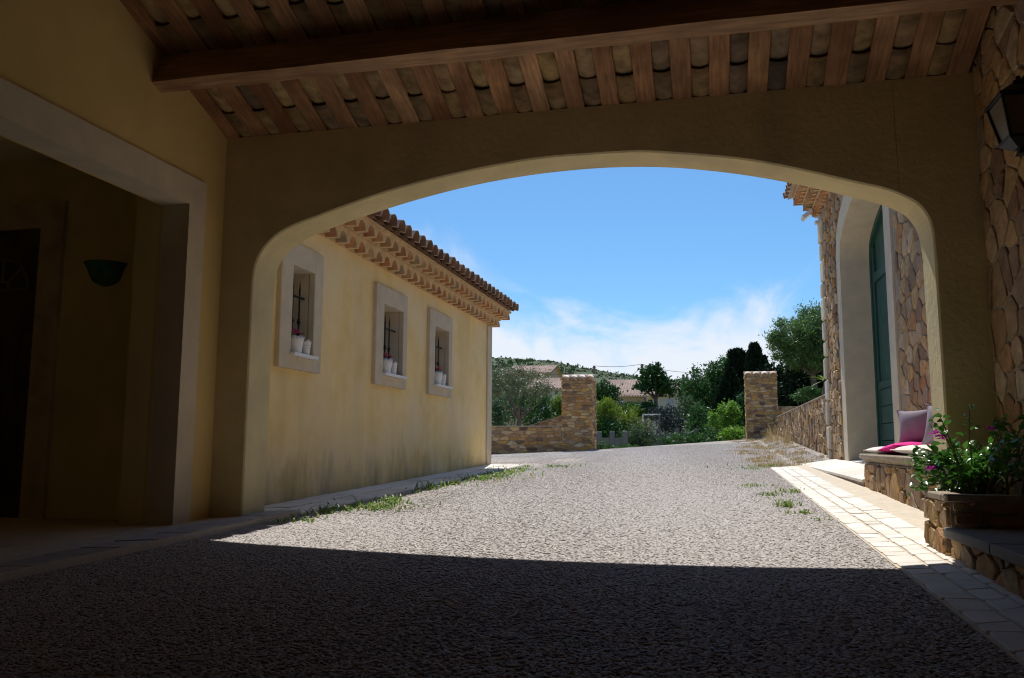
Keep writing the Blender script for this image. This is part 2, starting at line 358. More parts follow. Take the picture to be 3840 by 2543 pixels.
tag(grid('ground', xs, ys, zterr, EARTH), kind='structure')
hx = list(np.linspace(-420, 420, 90)); hy = list(np.arange(135, 520, 8))
tag(grid('hill', hx, hy, lambda x, y: zterr(x, y)+.35+1.2*abs(math.sin(x*.21)*math.sin(y*.17+x*.05)), HILL), kind='structure')
drive = grid('gravel_driveway', list(np.linspace(-9.5, 2.6, 45)), list(np.linspace(-3, 31.5, 110)), zdrive, GRAVEL)
tag(drive, kind='structure')

# loose pebbles: too many to count, one scattered object
def sheet(b_, X, Y):
    k = len(b_.V); b_.V += [(x, y, zdrive(x, y)+.002) for y in Y for x in X]; n = len(X)
    b_.F += [(k+j*n+i, k+j*n+i+1, k+(j+1)*n+i+1, k+(j+1)*n+i) for j in range(len(Y)-1) for i in range(n-1)]
pb = MB(); sheet(pb, list(np.linspace(-3.25, .89, 24)), list(np.linspace(1.6, 27, 110))); sheet(pb, list(np.linspace(-8.5, -3.25, 12)), list(np.linspace(14.95, 25.8, 24))); sheet(pb, list(np.linspace(.89, 1.9, 5)), list(np.linspace(14.9, 27, 24)))
ph = pb.build('pebbles', PEBBLE)
at_ = ph.data.attributes.new('dens', 'FLOAT', 'POINT')
at_.data.foreach_set('value', [float(np.interp(v.co.y, [1.6, 6, 8, 12, 17, 22, 27], [7200, 7200, 5800, 3200, 2000, 1300, 900])*(1-.96*sst(.30, .7, math.sin(v.co.y*1.3+1)*math.sin(v.co.x*2.1+v.co.y*.6)*.5+.5)*sst(-1.9, -2.9, v.co.x)*sst(5.5, 7, v.co.y))*(.82+.18*math.sin(v.co.x*2.2+.25*v.co.y))) for v in ph.data.vertices])
tag(ph, 'loose beige and grey pebbles strewn over the gravel driveway', 'gravel', kind='stuff')
g = bpy.data.node_groups.new('scatter_pebbles', 'GeometryNodeTree')
g.interface.new_socket('Geometry', in_out='INPUT', socket_type='NodeSocketGeometry'); g.interface.new_socket('Geometry', in_out='OUTPUT', socket_type='NodeSocketGeometry')
def gn(t, **k):
    n = g.nodes.new(t)
    for a, b in k.items(): setattr(n, a, b)
    return n
gi = gn('NodeGroupInput'); go = gn('NodeGroupOutput'); dp = gn('GeometryNodeDistributePointsOnFaces'); na = gn('GeometryNodeInputNamedAttribute', data_type='FLOAT'); na.inputs[0].default_value = 'dens'
g.links.new(gi.outputs[0], dp.inputs[0]); g.links.new(na.outputs[0], dp.inputs['Density'])
jg = gn('GeometryNodeJoinGeometry')
for i in range(4):
    ic = gn('GeometryNodeMeshIcoSphere'); ic.inputs['Radius'].default_value = 1; ic.inputs['Subdivisions'].default_value = 2
    nz_ = gn('ShaderNodeTexNoise'); nz_.noise_dimensions = '4D'; nz_.inputs['W'].default_value = i*7.7; nz_.inputs['Scale'].default_value = .8
    vm = gn('ShaderNodeVectorMath', operation='SUBTRACT'); vm.inputs[1].default_value = (.5, .5, .5); g.links.new(nz_.outputs['Color'], vm.inputs[0])
    sp_ = gn('GeometryNodeSetPosition'); g.links.new(ic.outputs[0], sp_.inputs[0]); g.links.new(vm.outputs[0], sp_.inputs['Offset'])
    sm_ = gn('GeometryNodeSetShadeSmooth'); g.links.new(sp_.outputs[0], sm_.inputs[0])
    mt_ = gn('GeometryNodeSetMaterial'); mt_.inputs['Material'].default_value = PEBBLE; g.links.new(sm_.outputs[0], mt_.inputs[0])
    g2i = gn('GeometryNodeGeometryToInstance'); g.links.new(mt_.outputs[0], g2i.inputs[0]); g.links.new(g2i.outputs[0], jg.inputs[0])
io = gn('GeometryNodeInstanceOnPoints'); g.links.new(dp.outputs[0], io.inputs[0]); g.links.new(jg.outputs[0], io.inputs['Instance']); io.inputs['Pick Instance'].default_value = True
rv = gn('FunctionNodeRandomValue', data_type='FLOAT_VECTOR'); rv.inputs[0].default_value = (-.22, -.22, 0); rv.inputs[1].default_value = (.22, .22, 6.28); g.links.new(rv.outputs[0], io.inputs['Rotation'])
rs = gn('FunctionNodeRandomValue', data_type='FLOAT_VECTOR'); rs.inputs[0].default_value = (.0055, .0045, .0022); rs.inputs[1].default_value = (.0140, .0105, .0048); rs.inputs['Seed'].default_value = 5; g.links.new(rs.outputs[0], io.inputs['Scale'])
g.links.new(io.outputs[0], go.inputs[0])
md = ph.modifiers.new('scatter', 'NODES'); md.node_group = g

# ------------------------------------------------------------------ masonry
def clip(poly, p, nrm):
    o = []
    for i in range(len(poly)):
        a, b = poly[i], poly[(i+1) % len(poly)]
        da, db = (a[0]-p[0])*nrm[0]+(a[1]-p[1])*nrm[1], (b[0]-p[0])*nrm[0]+(b[1]-p[1])*nrm[1]
        if da <= 0: o.append(a)
        if (da < 0 < db) or (db < 0 < da): t = da/(da-db); o.append((a[0]+(b[0]-a[0])*t, a[1]+(b[1]-a[1])*t))
    return o
def cells(ul, vl, su, sv, seed, jit=.34, drop=.16, outline=None):
    r = random.Random(seed); nx, ny = max(1, round(ul/su)), max(1, round(vl/sv)); S = []
    for j in range(-1, ny+1):
        off = r.random()
        for i in range(-2, nx+2):
            if r.random() < drop and 0 <= j < ny: continue
            S.append(((i+.5+off-.5+r.uniform(-jit, jit))*ul/nx, (j+.5+r.uniform(-jit, jit))*vl/ny))
    du, dv = ul/nx, vl/ny; res = []
    rect = outline or [(0, 0), (ul, 0), (ul, vl), (0, vl)]
    for a in S:
        if not (-du < a[0] < ul+du and -dv < a[1] < vl+dv): continue
        poly = list(rect)
        for b in S:
            if b is a: continue
            ex, ey = (b[0]-a[0])/du, (b[1]-a[1])/dv
            if ex*ex+ey*ey > 8: continue
            nrm = (ex/du, ey/dv); poly = clip(poly, ((a[0]+b[0])/2, (a[1]+b[1])/2), nrm)
            if len(poly) < 3: break
        if len(poly) >= 3: res.append(poly)
    return res
def stone_geo(poly, joint, h, r, rough=.25):
    cx = sum(p[0] for p in poly)/len(poly); cy = sum(p[1] for p in poly)/len(poly)
    q = []
    for p in poly:
        d = math.hypot(p[0]-cx, p[1]-cy)
        if d < 1e-6: continue
        k = max(.3, 1-joint*1.3/d); q.append((cx+(p[0]-cx)*k, cy+(p[1]-cy)*k))
    # drop near-duplicate corners, cut the rest
    qq = [q[0]]
    for p in q[1:]:
        if math.hypot(p[0]-qq[-1][0], p[1]-qq[-1][1]) > joint*.8: qq.append(p)
    if len(qq) < 3: return None
    c = []
    for i in range(len(qq)):
        a, b = qq[i], qq[(i+1) % len(qq)]
        c += [(a[0]*.84+b[0]*.16+r.uniform(-.1, .1)*joint, a[1]*.84+b[1]*.16+r.uniform(-.1, .1)*joint), (a[0]*.16+b[0]*.84, a[1]*.16+b[1]*.84)]
    n = len(c); ext = min(max(p[0] for p in c)-min(p[0] for p in c), max(p[1] for p in c)-min(p[1] for p in c))
    if ext < joint*1.5: return None
    V = [(x, y, -.02) for x, y in c]
    tl = (r.uniform(-1, 1)*rough*h/ext*1.2, r.uniform(-1, 1)*rough*h/ext*1.2)
    for k, z in ((.985, .66*h), (.91, h)):
        V += [(cx+(x-cx)*(k+r.uniform(-.02, .02)), cy+(y-cy)*(k+r.uniform(-.02, .02)), z*(1+r.uniform(-.16, .16))+tl[0]*(x-cx)+tl[1]*(y-cy)) for x, y in c]
    V.append((cx+r.uniform(-.25, .25)*ext, cy+r.uniform(-.25, .25)*ext, h*r.uniform(.92, 1.22)))
    F = [(a*n+i, a*n+(i+1) % n, (a+1)*n+(i+1) % n, (a+1)*n+i) for a in (0, 1) for i in range(n)]+[(2*n+i, 2*n+(i+1) % n, 3*n) for i in range(n)]
    return (cx, cy), V, F
def masonry(parent, O, U, Vd, N, ul, vl, su, sv, m, seed, joint=.012, h=.03, keep=None, limit=300, outline=None, name='stone', key=None, jit=.34, drop=.16):
    """one object per stone on the face O + u U + v V, standing proud along N"""
    O, U, Vd, N = Vector(O), Vector(U), Vector(Vd), Vector(N); r = random.Random(seed+1); st = []
    for poly in cells(ul, vl, su, sv, seed, jit, drop, outline):
        if keep and not all(keep(*p) for p in poly): continue
        g_ = stone_geo(poly, joint, h*r.uniform(.6, 1.35), r)
        if g_: st.append(g_)
    if key: st.sort(key=lambda s: key(*s[0]))
    else: r.shuffle(st)
    for (c, V, F) in st[:limit]:
        ctr = O+U*c[0]+Vd*c[1]
        mk(name, [O+U*a+Vd*b+N*z for a, b, z in V], F, m, parent, False, loc=ctr)
    if len(st) > limit:
        b = MB()
        for (c, V, F) in st[limit:]: b.add([O+U*a+Vd*bb+N*z for a, bb, z in V], F)
        tag(b.build('stone_infill', m, parent), kind='stuff')

# ------------------------------------------------------------------ the covered passage we stand in
XL, XR, YA, YB = -3.87, 1.76, 6.0, 6.35
SL = .36
def zr(y): return 2.51+SL*(6-y)
pas = empty('covered_passage', (-1, 6, zdrive(-1, 6)), 'dark covered passage with wide plaster arch, timber rafters and tiled ceiling', 'building')
prof = [(-3.585, -.75), (-3.58, .4), (-3.577, 1.28), (-3.562, 1.42), (-3.52, 1.53), (-3.436, 1.625), (-3.287, 1.717), (-3.05, 1.80), (-2.786, 1.875), (-2.43, 1.965), (-2.069, 2.04), (-1.72, 2.095), (-1.382, 2.129),
        (-1.13, 2.143), (-.887, 2.148), (-.68, 2.144), (-.472, 2.132), (-.28, 2.113), (-.101, 2.087), (.2, 2.03), (.492, 1.959), (.78, 1.874), (1.053, 1.782), (1.17, 1.742), (1.269, 1.70), (1.374, 1.632), (1.435, 1.53), (1.46, 1.42), (1.469, 1.28), (1.472, .4), (1.475, -.75)]
def catmull(P, k=3):
    o = []
    for i in range(len(P)-1):
        p = [P[max(i-1, 0)], P[i], P[i+1], P[min(i+2, len(P)-1)]]
        for j in range(k):
            t = j/k
            o.append(tuple(.5*(2*p[1][a]+(p[2][a]-p[0][a])*t+(2*p[0][a]-5*p[1][a]+4*p[2][a]-p[3][a])*t*t+(3*p[1][a]-p[0][a]-3*p[2][a]+p[3][a])*t**3) for a in (0, 1)))
    return o+[P[-1]]
def arch_wall():
    arc = catmull(prof[2:-2], 3); ZT = 2.515; ZB = -.78
    V = []; F = []
    def v(*p): V.append(p); return len(V)-1
    ch = .012
    # rows: front top, front chamfer start, intrados front, intrados back, back chamfer, back top
    full = [prof[0], prof[1]]+arc+[prof[-2], prof[-1]]; rows = []
    for i, (x, z) in enumerate(full):
        a, b = full[max(i-1, 0)], full[min(i+1, len(full)-1)]; t = Vector((b[0]-a[0], b[1]-a[1])); t.normalize(); nx, nz2 = -t.y, t.x
        wob = .003*math.sin(i*.61)
        rows.append([v(x+nx*(ch+wob), YA, z+nz2*(ch+wob)), v(x+wob*nx, YA+ch, z+wob*nz2), v(x, YB-ch, z), v(x+nx*ch, YB, z+nz2*ch)])
    for i in range(len(rows)-1):
        for k in range(3): F.append((rows[i][k], rows[i][k+1], rows[i+1][k+1], rows[i+1][k]))
    n2 = 2; k2 = len(full)-3
    for side, y, col_ in ((0, YA, 0), (1, YB, 3)):
        top = [v(V[rows[i][col_]][0], y, ZT) for i in range(n2, k2+1)]
        for q in range(len(top)-1): F.append((rows[n2+q][col_], rows[n2+q+1][col_], top[q+1], top[q]))
        for (xa, rr, tt) in ((-4.0, rows[:n2+1], top[0]), (2.1, rows[k2:], top[-1])):
            ids = [r_[col_] for r_ in rr]
            if xa < 0: F.append((v(xa, y, ZB), *ids, tt, v(xa, y, ZT)))
            else: F.append((v(xa, y, ZB), *ids[::-1], tt, v(xa, y, ZT)))
    b = MB(); b.add(V, F); b.box(-4.0, 2.1, YA+.06, YB-.004, ZT-.002, ZT+.13)
    return b
arch_wall().build('arch_wall', STUCCO_A, pas)
# plaster joint on the arch face
MB().tube([at(2063, 190, 5.9985), at(2070, 300, 5.9985), at(2079, 440, 5.9985)], .0016, 5).build('plaster_crack', mat('crack', [(.36, .30, .16)], .95, bst=0), pas)
# left wall with the porch opening
lw = MB()
PY0, PY1, PZ = 1.9, 5.5, 1.82
lw.box(-4.1, XL, PY1, 6.02, -.8, 3.2).box(-4.1, XL, -3, PY0, -.8, 4.3)
lw.add([(-4.1, PY0, PZ), (-4.1, PY1, PZ), (-4.1, PY1, 3.3), (-4.1, 1.5, 4.4), (-4.1, PY0, 4.4), (XL, PY0, PZ), (XL, PY1, PZ), (XL, PY1, 3.3), (XL, 1.5, 4.4), (XL, PY0, 4.4)],
       [(5, 6, 7, 9), (0, 4, 2, 1), (0, 1, 6, 5), (2, 7, 6, 1)])
lw.build('left_wall', STUCCO_P, pas)
s = MB()   # limestone band round the opening, 3 cm proud
s.box(XL-.2, XL+.03, PY1-.003, 5.705, -.66, 2.034).box(XL-.2, XL+.03, 1.7, PY1-.003, PZ-.003, 2.034).box(XL-.2, XL+.03, 1.7, PY0+.003, -.7, PZ-.003)
s.build('porch_surround', SURR, pas)
pr = MB()
pr.box(-7.3, -4.1, 5.75, 6.0, -.8, 2.6).box(-4.3, -4.1, 5.5, 5.75, -.8, 2.6).box(-7.3, -4.1, 1.6, 1.9, -.8, 2.6).box(-7.3, -7.0, 1.9, 5.75, -.8, 2.6)
pr.build('porch_wall', STUCCO_D, pas)
MB().box(-7.0, -4.08, 1.9, 5.75, 2.36, 2.5).build('porch_ceiling', STUCCO_D, pas)
pfl = MB().box(-7.0, -3.90, 1.9, 5.75, -.9, -.592); pfl.build('porch_floor', mat('porch_paving', [(.56, .46, .34)], .7, ns=2, na=.15), pas)
# door with a fanlight in the porch
ds = MB().box(-5.38, -5.16, 5.715, 5.752, -.592, 1.99).box(-6.9, -5.38, 5.715, 5.752, 1.77, 1.99); ds.build('door_surround', mat('porch_stone', [(.52, .42, .28)], .9), pas)
pd = MB().box(-6.6, -5.385, 5.735, 5.755, -.592, 1.765).build('porch_door', DOORB, pas)
for i in range(4):
    a0, a1 = math.pi*i/4+.06, math.pi*(i+1)/4-.06; c = (-5.73, 1.265)
    P = [(c[0]+r*math.cos(a), 5.728, c[1]+r*math.sin(a)) for r, aa in ((.085, (a0, a1)), (.24, (a1, (a0+a1)/2, a0))) for a in aa]
    P = P+[(x, 5.736, z) for x, y, z in P]; n = 5
    mk('fanlight_pane', P, [tuple(range(n)), tuple(range(n, 2*n))[::-1]]+[(i_, (i_+1) % n, n+(i_+1) % n, n+i_) for i_ in range(n)], GLASSD, pd)
P = [(-5.73+.06*math.cos(a), 5.728, 1.265+.06*math.sin(a)) for a in np.linspace(0, math.pi, 9)]; P += [(x, 5.736, z) for x, y, z in P]
mk('fanlight_pane', P, [tuple(range(9)), tuple(range(9, 18))[::-1]]+[(i, (i+1) % 9, 9+(i+1) % 9, 9+i) for i in range(9)], GLASSD, pd)
fr = MB()
for a in np.linspace(0, math.pi, 5): fr.tube([(-5.73+.06*math.cos(a), 5.73, 1.265+.06*math.sin(a)), (-5.73+.26*math.cos(a), 5.73, 1.265+.26*math.sin(a))], .012, 6)
fr.tube([(-5.73+.255*math.cos(a), 5.73, 1.265+.255*math.sin(a)) for a in np.linspace(0, math.pi, 15)], .014, 6)
fr.tube([(-5.73+.07*math.cos(a), 5.73, 1.265+.07*math.sin(a)) for a in np.linspace(0, math.pi, 11)], .012, 6).tube([(-5.99, 5.73, 1.26), (-5.47, 5.73, 1.26)], .014, 6)
fr.build('fanlight_bar', mat('fanlight_wood', [(.16, .12, .08)], .5), pd)
# right wall of rubble
rw = MB().box(XR+.02, 2.6, -3, 6.02, -.8, 4.4).build('right_wall', MORTARD, pas)
masonry(rw, (XR+.02, 6.0, -.35), (0, -1, 0), (0, 0, 1), (-1, 0, 0), 3.0, 3.7, .185, .17, STONE, 11, .0085, .014, drop=.22, jit=.42, keep=lambda u, v: v-.35 < 2.55+SL*u+.25)
MB().box(-4.1, 2.1, -3.3, -3, -.9, 4.0).build('unseen_back_wall', STUCCO_D, pas)  # unseen end, closed off to keep the passage interior dark
# roof: boards above, rafters and channel tiles between them
rd = MB()
t0 = .16
rd.add([(-4.2, 6.47, zr(6.47)+t0), (2.2, 6.47, zr(6.47)+t0), (2.2, 1.4, zr(1.4)+t0), (-4.2, 1.4, zr(1.4)+t0), (-4.2, -3.6, zr(1.4)-SL*5.0+t0), (2.2, -3.6, zr(1.4)-SL*5.0+t0)]+
       [(-4.2, 6.47, zr(6.47)+t0+.06), (2.2, 6.47, zr(6.47)+t0+.06), (2.2, 1.4, zr(1.4)+t0+.06), (-4.2, 1.4, zr(1.4)+t0+.06), (-4.2, -3.6, zr(1.4)-SL*5.0+t0+.06), (2.2, -3.6, zr(1.4)-SL*5.0+t0+.06)],
       [(0, 3, 2, 1), (3, 4, 5, 2), (6, 7, 8, 9), (9, 8, 11, 10), (0, 1, 7, 6), (4, 10, 11, 5), (1, 2, 8, 7), (0, 6, 9, 3), (2, 5, 11, 8), (3, 9, 10, 4)])
roof = rd.build('roof', DECK, pas)
NB = 21; SP = (XR-XL)/(NB+.5); cs, sn = math.cos(math.atan(SL)), math.sin(math.atan(SL))
rfm = []
for k in range(3):
    b = MB(); L0 = 4.9; wd = .066+.004*k
    b.cbox(-wd, wd, 0, L0, 0, .055, .004); me = bpy.data.meshes.new('rafter'); me.from_pydata(b.V, [], b.F); me.materials.append(WOOD); rfm.append(me)
def chan_tile(L0=.50, r0=.088, r1=.102, th=.012, n=10):
    V = []; F = []
    for (y, rr) in ((0, r0), (L0, r1)):
        for q in (rr, rr-th):
            for j in range(n+1):
                a = math.pi+math.pi*j/n; V.append((q*math.cos(a), y, q*.80*math.sin(a)))
    m_ = n+1
    for j in range(n):
        F += [(j, j+1, 2*m_+j+1, 2*m_+j), (m_+j, 3*m_+j, 3*m_+j+1, m_+j+1), (j, m_+j, m_+j+1, j+1), (2*m_+j, 2*m_+j+1, 3*m_+j+1, 3*m_+j)]
    F += [(0, 2*m_, 3*m_, m_), (n, m_+n, 3*m_+n, 2*m_+n)]
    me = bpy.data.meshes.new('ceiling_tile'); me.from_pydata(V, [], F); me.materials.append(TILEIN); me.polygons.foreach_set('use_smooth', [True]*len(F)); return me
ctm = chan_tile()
ang = math.atan(SL)
for i in range(NB+1):
    x = XL+.045+SP*i
    inst('rafter', random.choice(rfm), (x, 6.06, zr(6.06)+.003), roof, (ang, 0, math.pi))
    if i < NB:
        for j in range(5):
            yy = 6.23-.43*j+(random.uniform(-.035, .035) if j else 0)
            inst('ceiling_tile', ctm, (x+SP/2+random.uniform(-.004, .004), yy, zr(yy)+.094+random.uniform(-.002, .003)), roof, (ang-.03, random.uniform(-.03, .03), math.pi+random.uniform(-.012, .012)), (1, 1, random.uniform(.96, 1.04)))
# the purlin, set square to the slope
bp = [(5.019, 2.58), (5.127, 2.541), (5.245, 2.80), (5.137, 2.838)]
V = [(x, y, z) for x in (XL-.06, XR+.06) for y, z in bp]
V = []
for i, x in enumerate(np.linspace(XL-.06, XR+.06, 24)):
    for k, (y, z) in enumerate(bp): V.append((x, y+.003*math.sin(i*1.9+k), z+(.0035*math.sin(i*.9+k*2) if k < 2 else 0)))
F = [(i*4+k, i*4+(k+1) % 4, (i+1)*4+(k+1) % 4, (i+1)*4+k) for i in range(23) for k in range(4)]+[(0, 1, 2, 3), (95, 94, 93, 92)]
mk('purlin', V, F, BEAM, roof)

# sconce and lantern
scn = empty('wall_sconce', (-4.735, 5.75, 1.26), 'half bowl green glazed ceramic uplighter on the porch wall', 'wall lamp')
MB().lathe([(.0, 0), (.06, .004), (.11, .03), (.138, .08), (.155, .13), (.176, .165), (.181, .178), (.172, .18), (.15, .15)], (-4.735, 5.752, 1.26), 20, math.pi, 2*math.pi).build('bowl', CERAM, scn, True)
MB().lathe([(.0, -.012), (.04, -.006), (.05, .006)], (-4.735, 5.745, 1.265), 12, math.pi, 2*math.pi).build('finial', CERAM, scn, True)
sp_ = MB()
sp_.tube([(-4.70+.025*(1-t*.8)*math.cos(t*7), 5.597+.015*t, 1.36+.025*(1-t*.8)*math.sin(t*7)) for t in np.linspace(0, 1, 14)], .008, 6); sp_.build('relief_scroll', CERAM, scn, True)
lan = empty('wall_lantern', (1.74, 4.72, 1.56), 'black tapered wall lantern with glass sides on the rubble wall', 'lantern')
lx, ly, lz = 1.605, 4.72, 1.56
def sq(h, z, cx=lx, cy=ly): return [(cx+a*h, cy+b*h, z) for a, b in ((-1, -1), (1, -1), (1, 1), (-1, 1))]
def frus(b, h0, z0, h1, z1): b.add(sq(h0, z0)+sq(h1, z1), [(3, 2, 1, 0), (4, 5, 6, 7)]+[(i, (i+1) % 4, 4+(i+1) % 4, 4+i) for i in range(4)]); return b
frus(frus(MB(), .035, lz-.02, .085, lz+.02), .085, lz+.02, .09, lz+.035).build('base', IRONL, lan)
frus(MB(), .030, lz-.05, .02, lz-.02).build('drip', IRONL, lan)
lf = MB()
for a, b in ((-1, -1), (1, -1), (1, 1), (-1, 1)): lf.tube([(lx+a*.078, ly+b*.078, lz+.03), (lx+a*.118, ly+b*.118, lz+.24)], .008, 6)
lf.build('frame', IRONL, lan)
for a, b in ((1, 0), (-1, 0), (0, 1), (0, -1)):
    pa, pb = (.074, .114); z0, z1 = lz+.04, lz+.235
    P = [(lx+a*pa-b*pa, ly+b*pa+a*pa, z0), (lx+a*pa+b*pa, ly+b*pa-a*pa, z0), (lx+a*pb+b*pb, ly+b*pb-a*pb, z1), (lx+a*pb-b*pb, ly+b*pb+a*pb, z1)]
    mk('glass', P, [(0, 1, 2, 3)], FROST, lan)
frus(frus(frus(MB(), .135, lz+.24, .13, lz+.255), .125, lz+.255, .06, lz+.31), .04, lz+.31, .03, lz+.345).build('cap', IRONL, lan)
MB().tube([(lx, ly, lz+.345), (lx, ly, lz+.375)], .012, 8).build('finial', IRONL, lan)
MB().tube([(lx, ly, lz+.33), (lx+.06, ly, lz+.40), (XR-.06, ly, lz+.36), (XR+.0, ly, lz+.30)], .012, 8).cbox(XR-.045, XR+.01, ly-.05, ly+.05, lz+.2, lz+.4, .01).build('bracket', IRONL, lan)

# low platform and planter on the right
pf = empty('stone_platform', (1.5, 3.4, -.65), 'low rubble platform topped with grey slabs along the passage wall', 'step')
core = MB().box(1.215, 1.86, .8, 4.94, -.9, -.475).build('core', MORTARD, pf)
masonry(core, (1.215, 4.93, -.70), (0, -1, 0), (0, 0, 1), (-1, 0, 0), 3.6, .23, .20, .115, STONE, 21, .010, .02)
for k in range(5):
    y1 = 4.935-.78*k; MB().cbox(1.165, 1.80, y1-.775, y1, -.472, -.42, .008).build('top_slab', PLANK, pf)
pl = empty('stone_planter', (1.45, 5.2, -.62), 'rubble stone planter holding the bougainvillea beside the arch pier', 'planter')
PT = -.262
pc = MB().box(1.215, 1.86, 4.96, 5.04, -.8, PT-.03).box(1.215, 1.29, 5.04, 5.42, -.8, PT-.03).add([(1.215, 5.42, -.8), (1.29, 5.38, -.8), (1.56, 5.99, -.8), (1.47, 5.99, -.8), (1.215, 5.42, PT-.03), (1.29, 5.38, PT-.03), (1.56, 5.99, PT-.03), (1.47, 5.99, PT-.03)], [(0, 3, 7, 4), (1, 5, 6, 2), (4, 7, 6, 5)]).build('core', MORTARD, pl)
masonry(pc, (1.215, 5.42, -.70), (0, -1, 0), (0, 0, 1), (-1, 0, 0), .46, .41, .15, .14, STONE, 31, .009, .03)
masonry(pc, (1.215, 4.96, -.42), (1, 0, 0), (0, 0, 1), (0, -1, 0), .54, .14, .2, .14, STONE, 32, .012, .02)
for (a, b, c, d) in ((1.192, 1.86, 4.935, 5.045), (1.192, 1.30, 5.05, 5.43)): MB().cbox(a, b, c, d, PT-.03, PT+.01, .008).build('rim_stone', COPING, pl)
mk('soil', [(1.28, 5.04, PT-.06), (1.86, 5.04, PT-.06), (1.86, 6.0, PT-.06), (1.53, 6.0, PT-.06), (1.28, 5.40, PT-.06)], [(0, 1, 2, 3, 4)], SOIL, pl)

# ------------------------------------------------------------------ leaves
def leaf_mesh(name, w_, l_, m, fold=.25, droop=.25):
    V = [(0, 0, 0), (-w_*.42, l_*.28, fold*w_*.4), (-w_*.5, l_*.5, fold*w_*.4), (-w_*.28, l_*.8, 0), (0, l_, -droop*l_*.3), (w_*.28, l_*.8, 0), (w_*.5, l_*.5, fold*w_*.4), (w_*.42, l_*.28, fold*w_*.4), (0, l_*.5, 0)]
    F = [(0, 8, 2, 1), (8, 4, 3, 2), (0, 7, 6, 8), (8, 6, 5, 4)]
    me = bpy.data.meshes.new(name); me.from_pydata(V, [], F); me.materials.append(m); me.polygons.foreach_set('use_smooth', [True]*4); return me
def rquat(d, roll_): 
    q = Vector(d).to_track_quat('Y', 'Z'); return q @ Quaternion((0, 1, 0), roll_)
bg_ = empty('bougainvillea', (1.5, 5.2, PT-.06), 'glossy bougainvillea with magenta bracts spilling from the stone planter', 'plant')
r = random.Random(5); stems = []; lp = []
targets = []
for k in range(74):
    if k < 58: e = (r.uniform(1.20, 1.62), r.uniform(5.34, 5.86), PT+r.uniform(-.02, .27))
    else: e = (r.uniform(1.35, 1.78), r.uniform(4.6, 5.4), PT+r.uniform(.12, .50))
    targets.append(e)
targets += [(1.27, 5.5, .16), (1.30, 5.45, .20), (1.27, 5.42, .10), (1.16, 5.58, -.06), (1.20, 5.5, -.09), (1.52, 5.0, .16), (1.62, 4.8, .2), (1.72, 4.6, .26), (1.36, 4.95, -.44), (1.42, 4.88, -.47)]
bs_ = MB()
for e in targets:
    b0 = Vector((r.uniform(1.42, 1.68), r.uniform(5.3, 5.85), PT-.08)); e = Vector(e); mid = (b0+e)/2+Vector((r.uniform(-.05, .05), r.uniform(-.05, .05), .08+.1*r.random()))
    pts = [b0*(1-t)**2+mid*2*t*(1-t)+e*t*t for t in np.linspace(0, 1, 7)]
    bs_.tube(pts, [.006-.0006*i for i in range(7)], 5)
    for t in np.linspace(.35, 1, 17):
        p = b0*(1-t)**2+mid*2*t*(1-t)+e*t*t
        lp.append((p, (e-b0).normalized()))
bs_.build('stem', BARK, bg_)
lms = [leaf_mesh('leaf', w_, l_, L_BOUG, .5, d_) for w_, l_, d_ in ((.028, .046, .3), (.034, .052, .6), (.024, .038, .1), (.030, .050, .9))]
r.shuffle(lp); infill = MB()
lp.sort(key=lambda a: a[0].x-.35*a[0].y)
for i, (p, d) in enumerate(lp):
    dd = Vector((r.gauss(-.25, .7), r.gauss(-.2, .7), r.gauss(.15, .45))).normalized(); q = rquat(dd, r.gauss(0, .7)); p2 = p+Vector((r.gauss(0, .016), r.gauss(0, .016), r.gauss(0, .014)))
    s_ = r.uniform(.75, 1.3)
    if i < 300:
        o = inst('leaf', lms[i % 4], p2, bg_, q.to_euler(), (s_,)*3)
    else:
        me = lms[i % 4]; infill.add([p2+q @ (v.co*s_) for v in me.vertices], [tuple(f.vertices) for f in me.polygons])
tag(infill.build('leaf_mass', L_BOUG, bg_, True), kind='stuff')
for (fx, fy, fz) in ((1.262, 5.42, .075), (1.30, 5.40, .045), (1.29, 5.43, .06), (1.50, 5.2, .10), (1.24, 5.45, -.13)):
    b = MB()
    for k in range(6):
        q = rquat((math.cos(k*1.05), math.sin(k*1.05), r.uniform(-.2, .9)), r.gauss(0, .5)); sz = .9
        V = [(0, 0, 0), (-.016, .02, .004), (0, .04, -.004), (.016, .02, .004)]
        b.add([Vector((fx, fy, fz))+q @ (Vector(v_)*sz) for v_ in V], [(0, 3, 2, 1)])
    b.build('flower', PETAL, bg_)

# ------------------------------------------------------------------ the ochre house on the left
XH, HY0, HY1 = -3.95, 6.36, 14.85
hs = empty('ochre_house', (-6, 10.5, -.47), 'ochre rendered house with tiled roof and two-row tile cornice', 'house')
WIN = [(7.05, 7.91, 7.275, 7.728), (9.35, 10.40, 9.591, 10.262), (11.32, 12.38, 11.565, 12.225)]
FZ0, FZ1, OZ0, OZ1 = .713, 1.945, .872, 1.722
hw = MB(); ZH = 2.16; ZG = -.9
ycut = [HY0]+[v for w_ in WIN for v in w_[2:]]+[HY1]
for i in range(len(ycut)-1):
    if i % 2 == 0: hw.add([(XH, ycut[i], ZG), (XH, ycut[i+1], ZG), (XH, ycut[i+1], ZH+.3), (XH, ycut[i], ZH+.3)], [(0, 1, 2, 3)])
    else:
        hw.add([(XH, ycut[i], ZG), (XH, ycut[i+1], ZG), (XH, ycut[i+1], OZ0), (XH, ycut[i], OZ0)], [(0, 1, 2, 3)])
        hw.add([(XH, ycut[i], OZ1), (XH, ycut[i+1], OZ1), (XH, ycut[i+1], ZH+.3), (XH, ycut[i], ZH+.3)], [(0, 1, 2, 3)])
hw.add([(XH, HY1, ZG), (-9.0, HY1, ZG), (-9.0, HY1, ZH+.3), (-6.5, HY1, 3.5), (XH, HY1, ZH+.3)], [(0, 1, 2, 3, 4)])
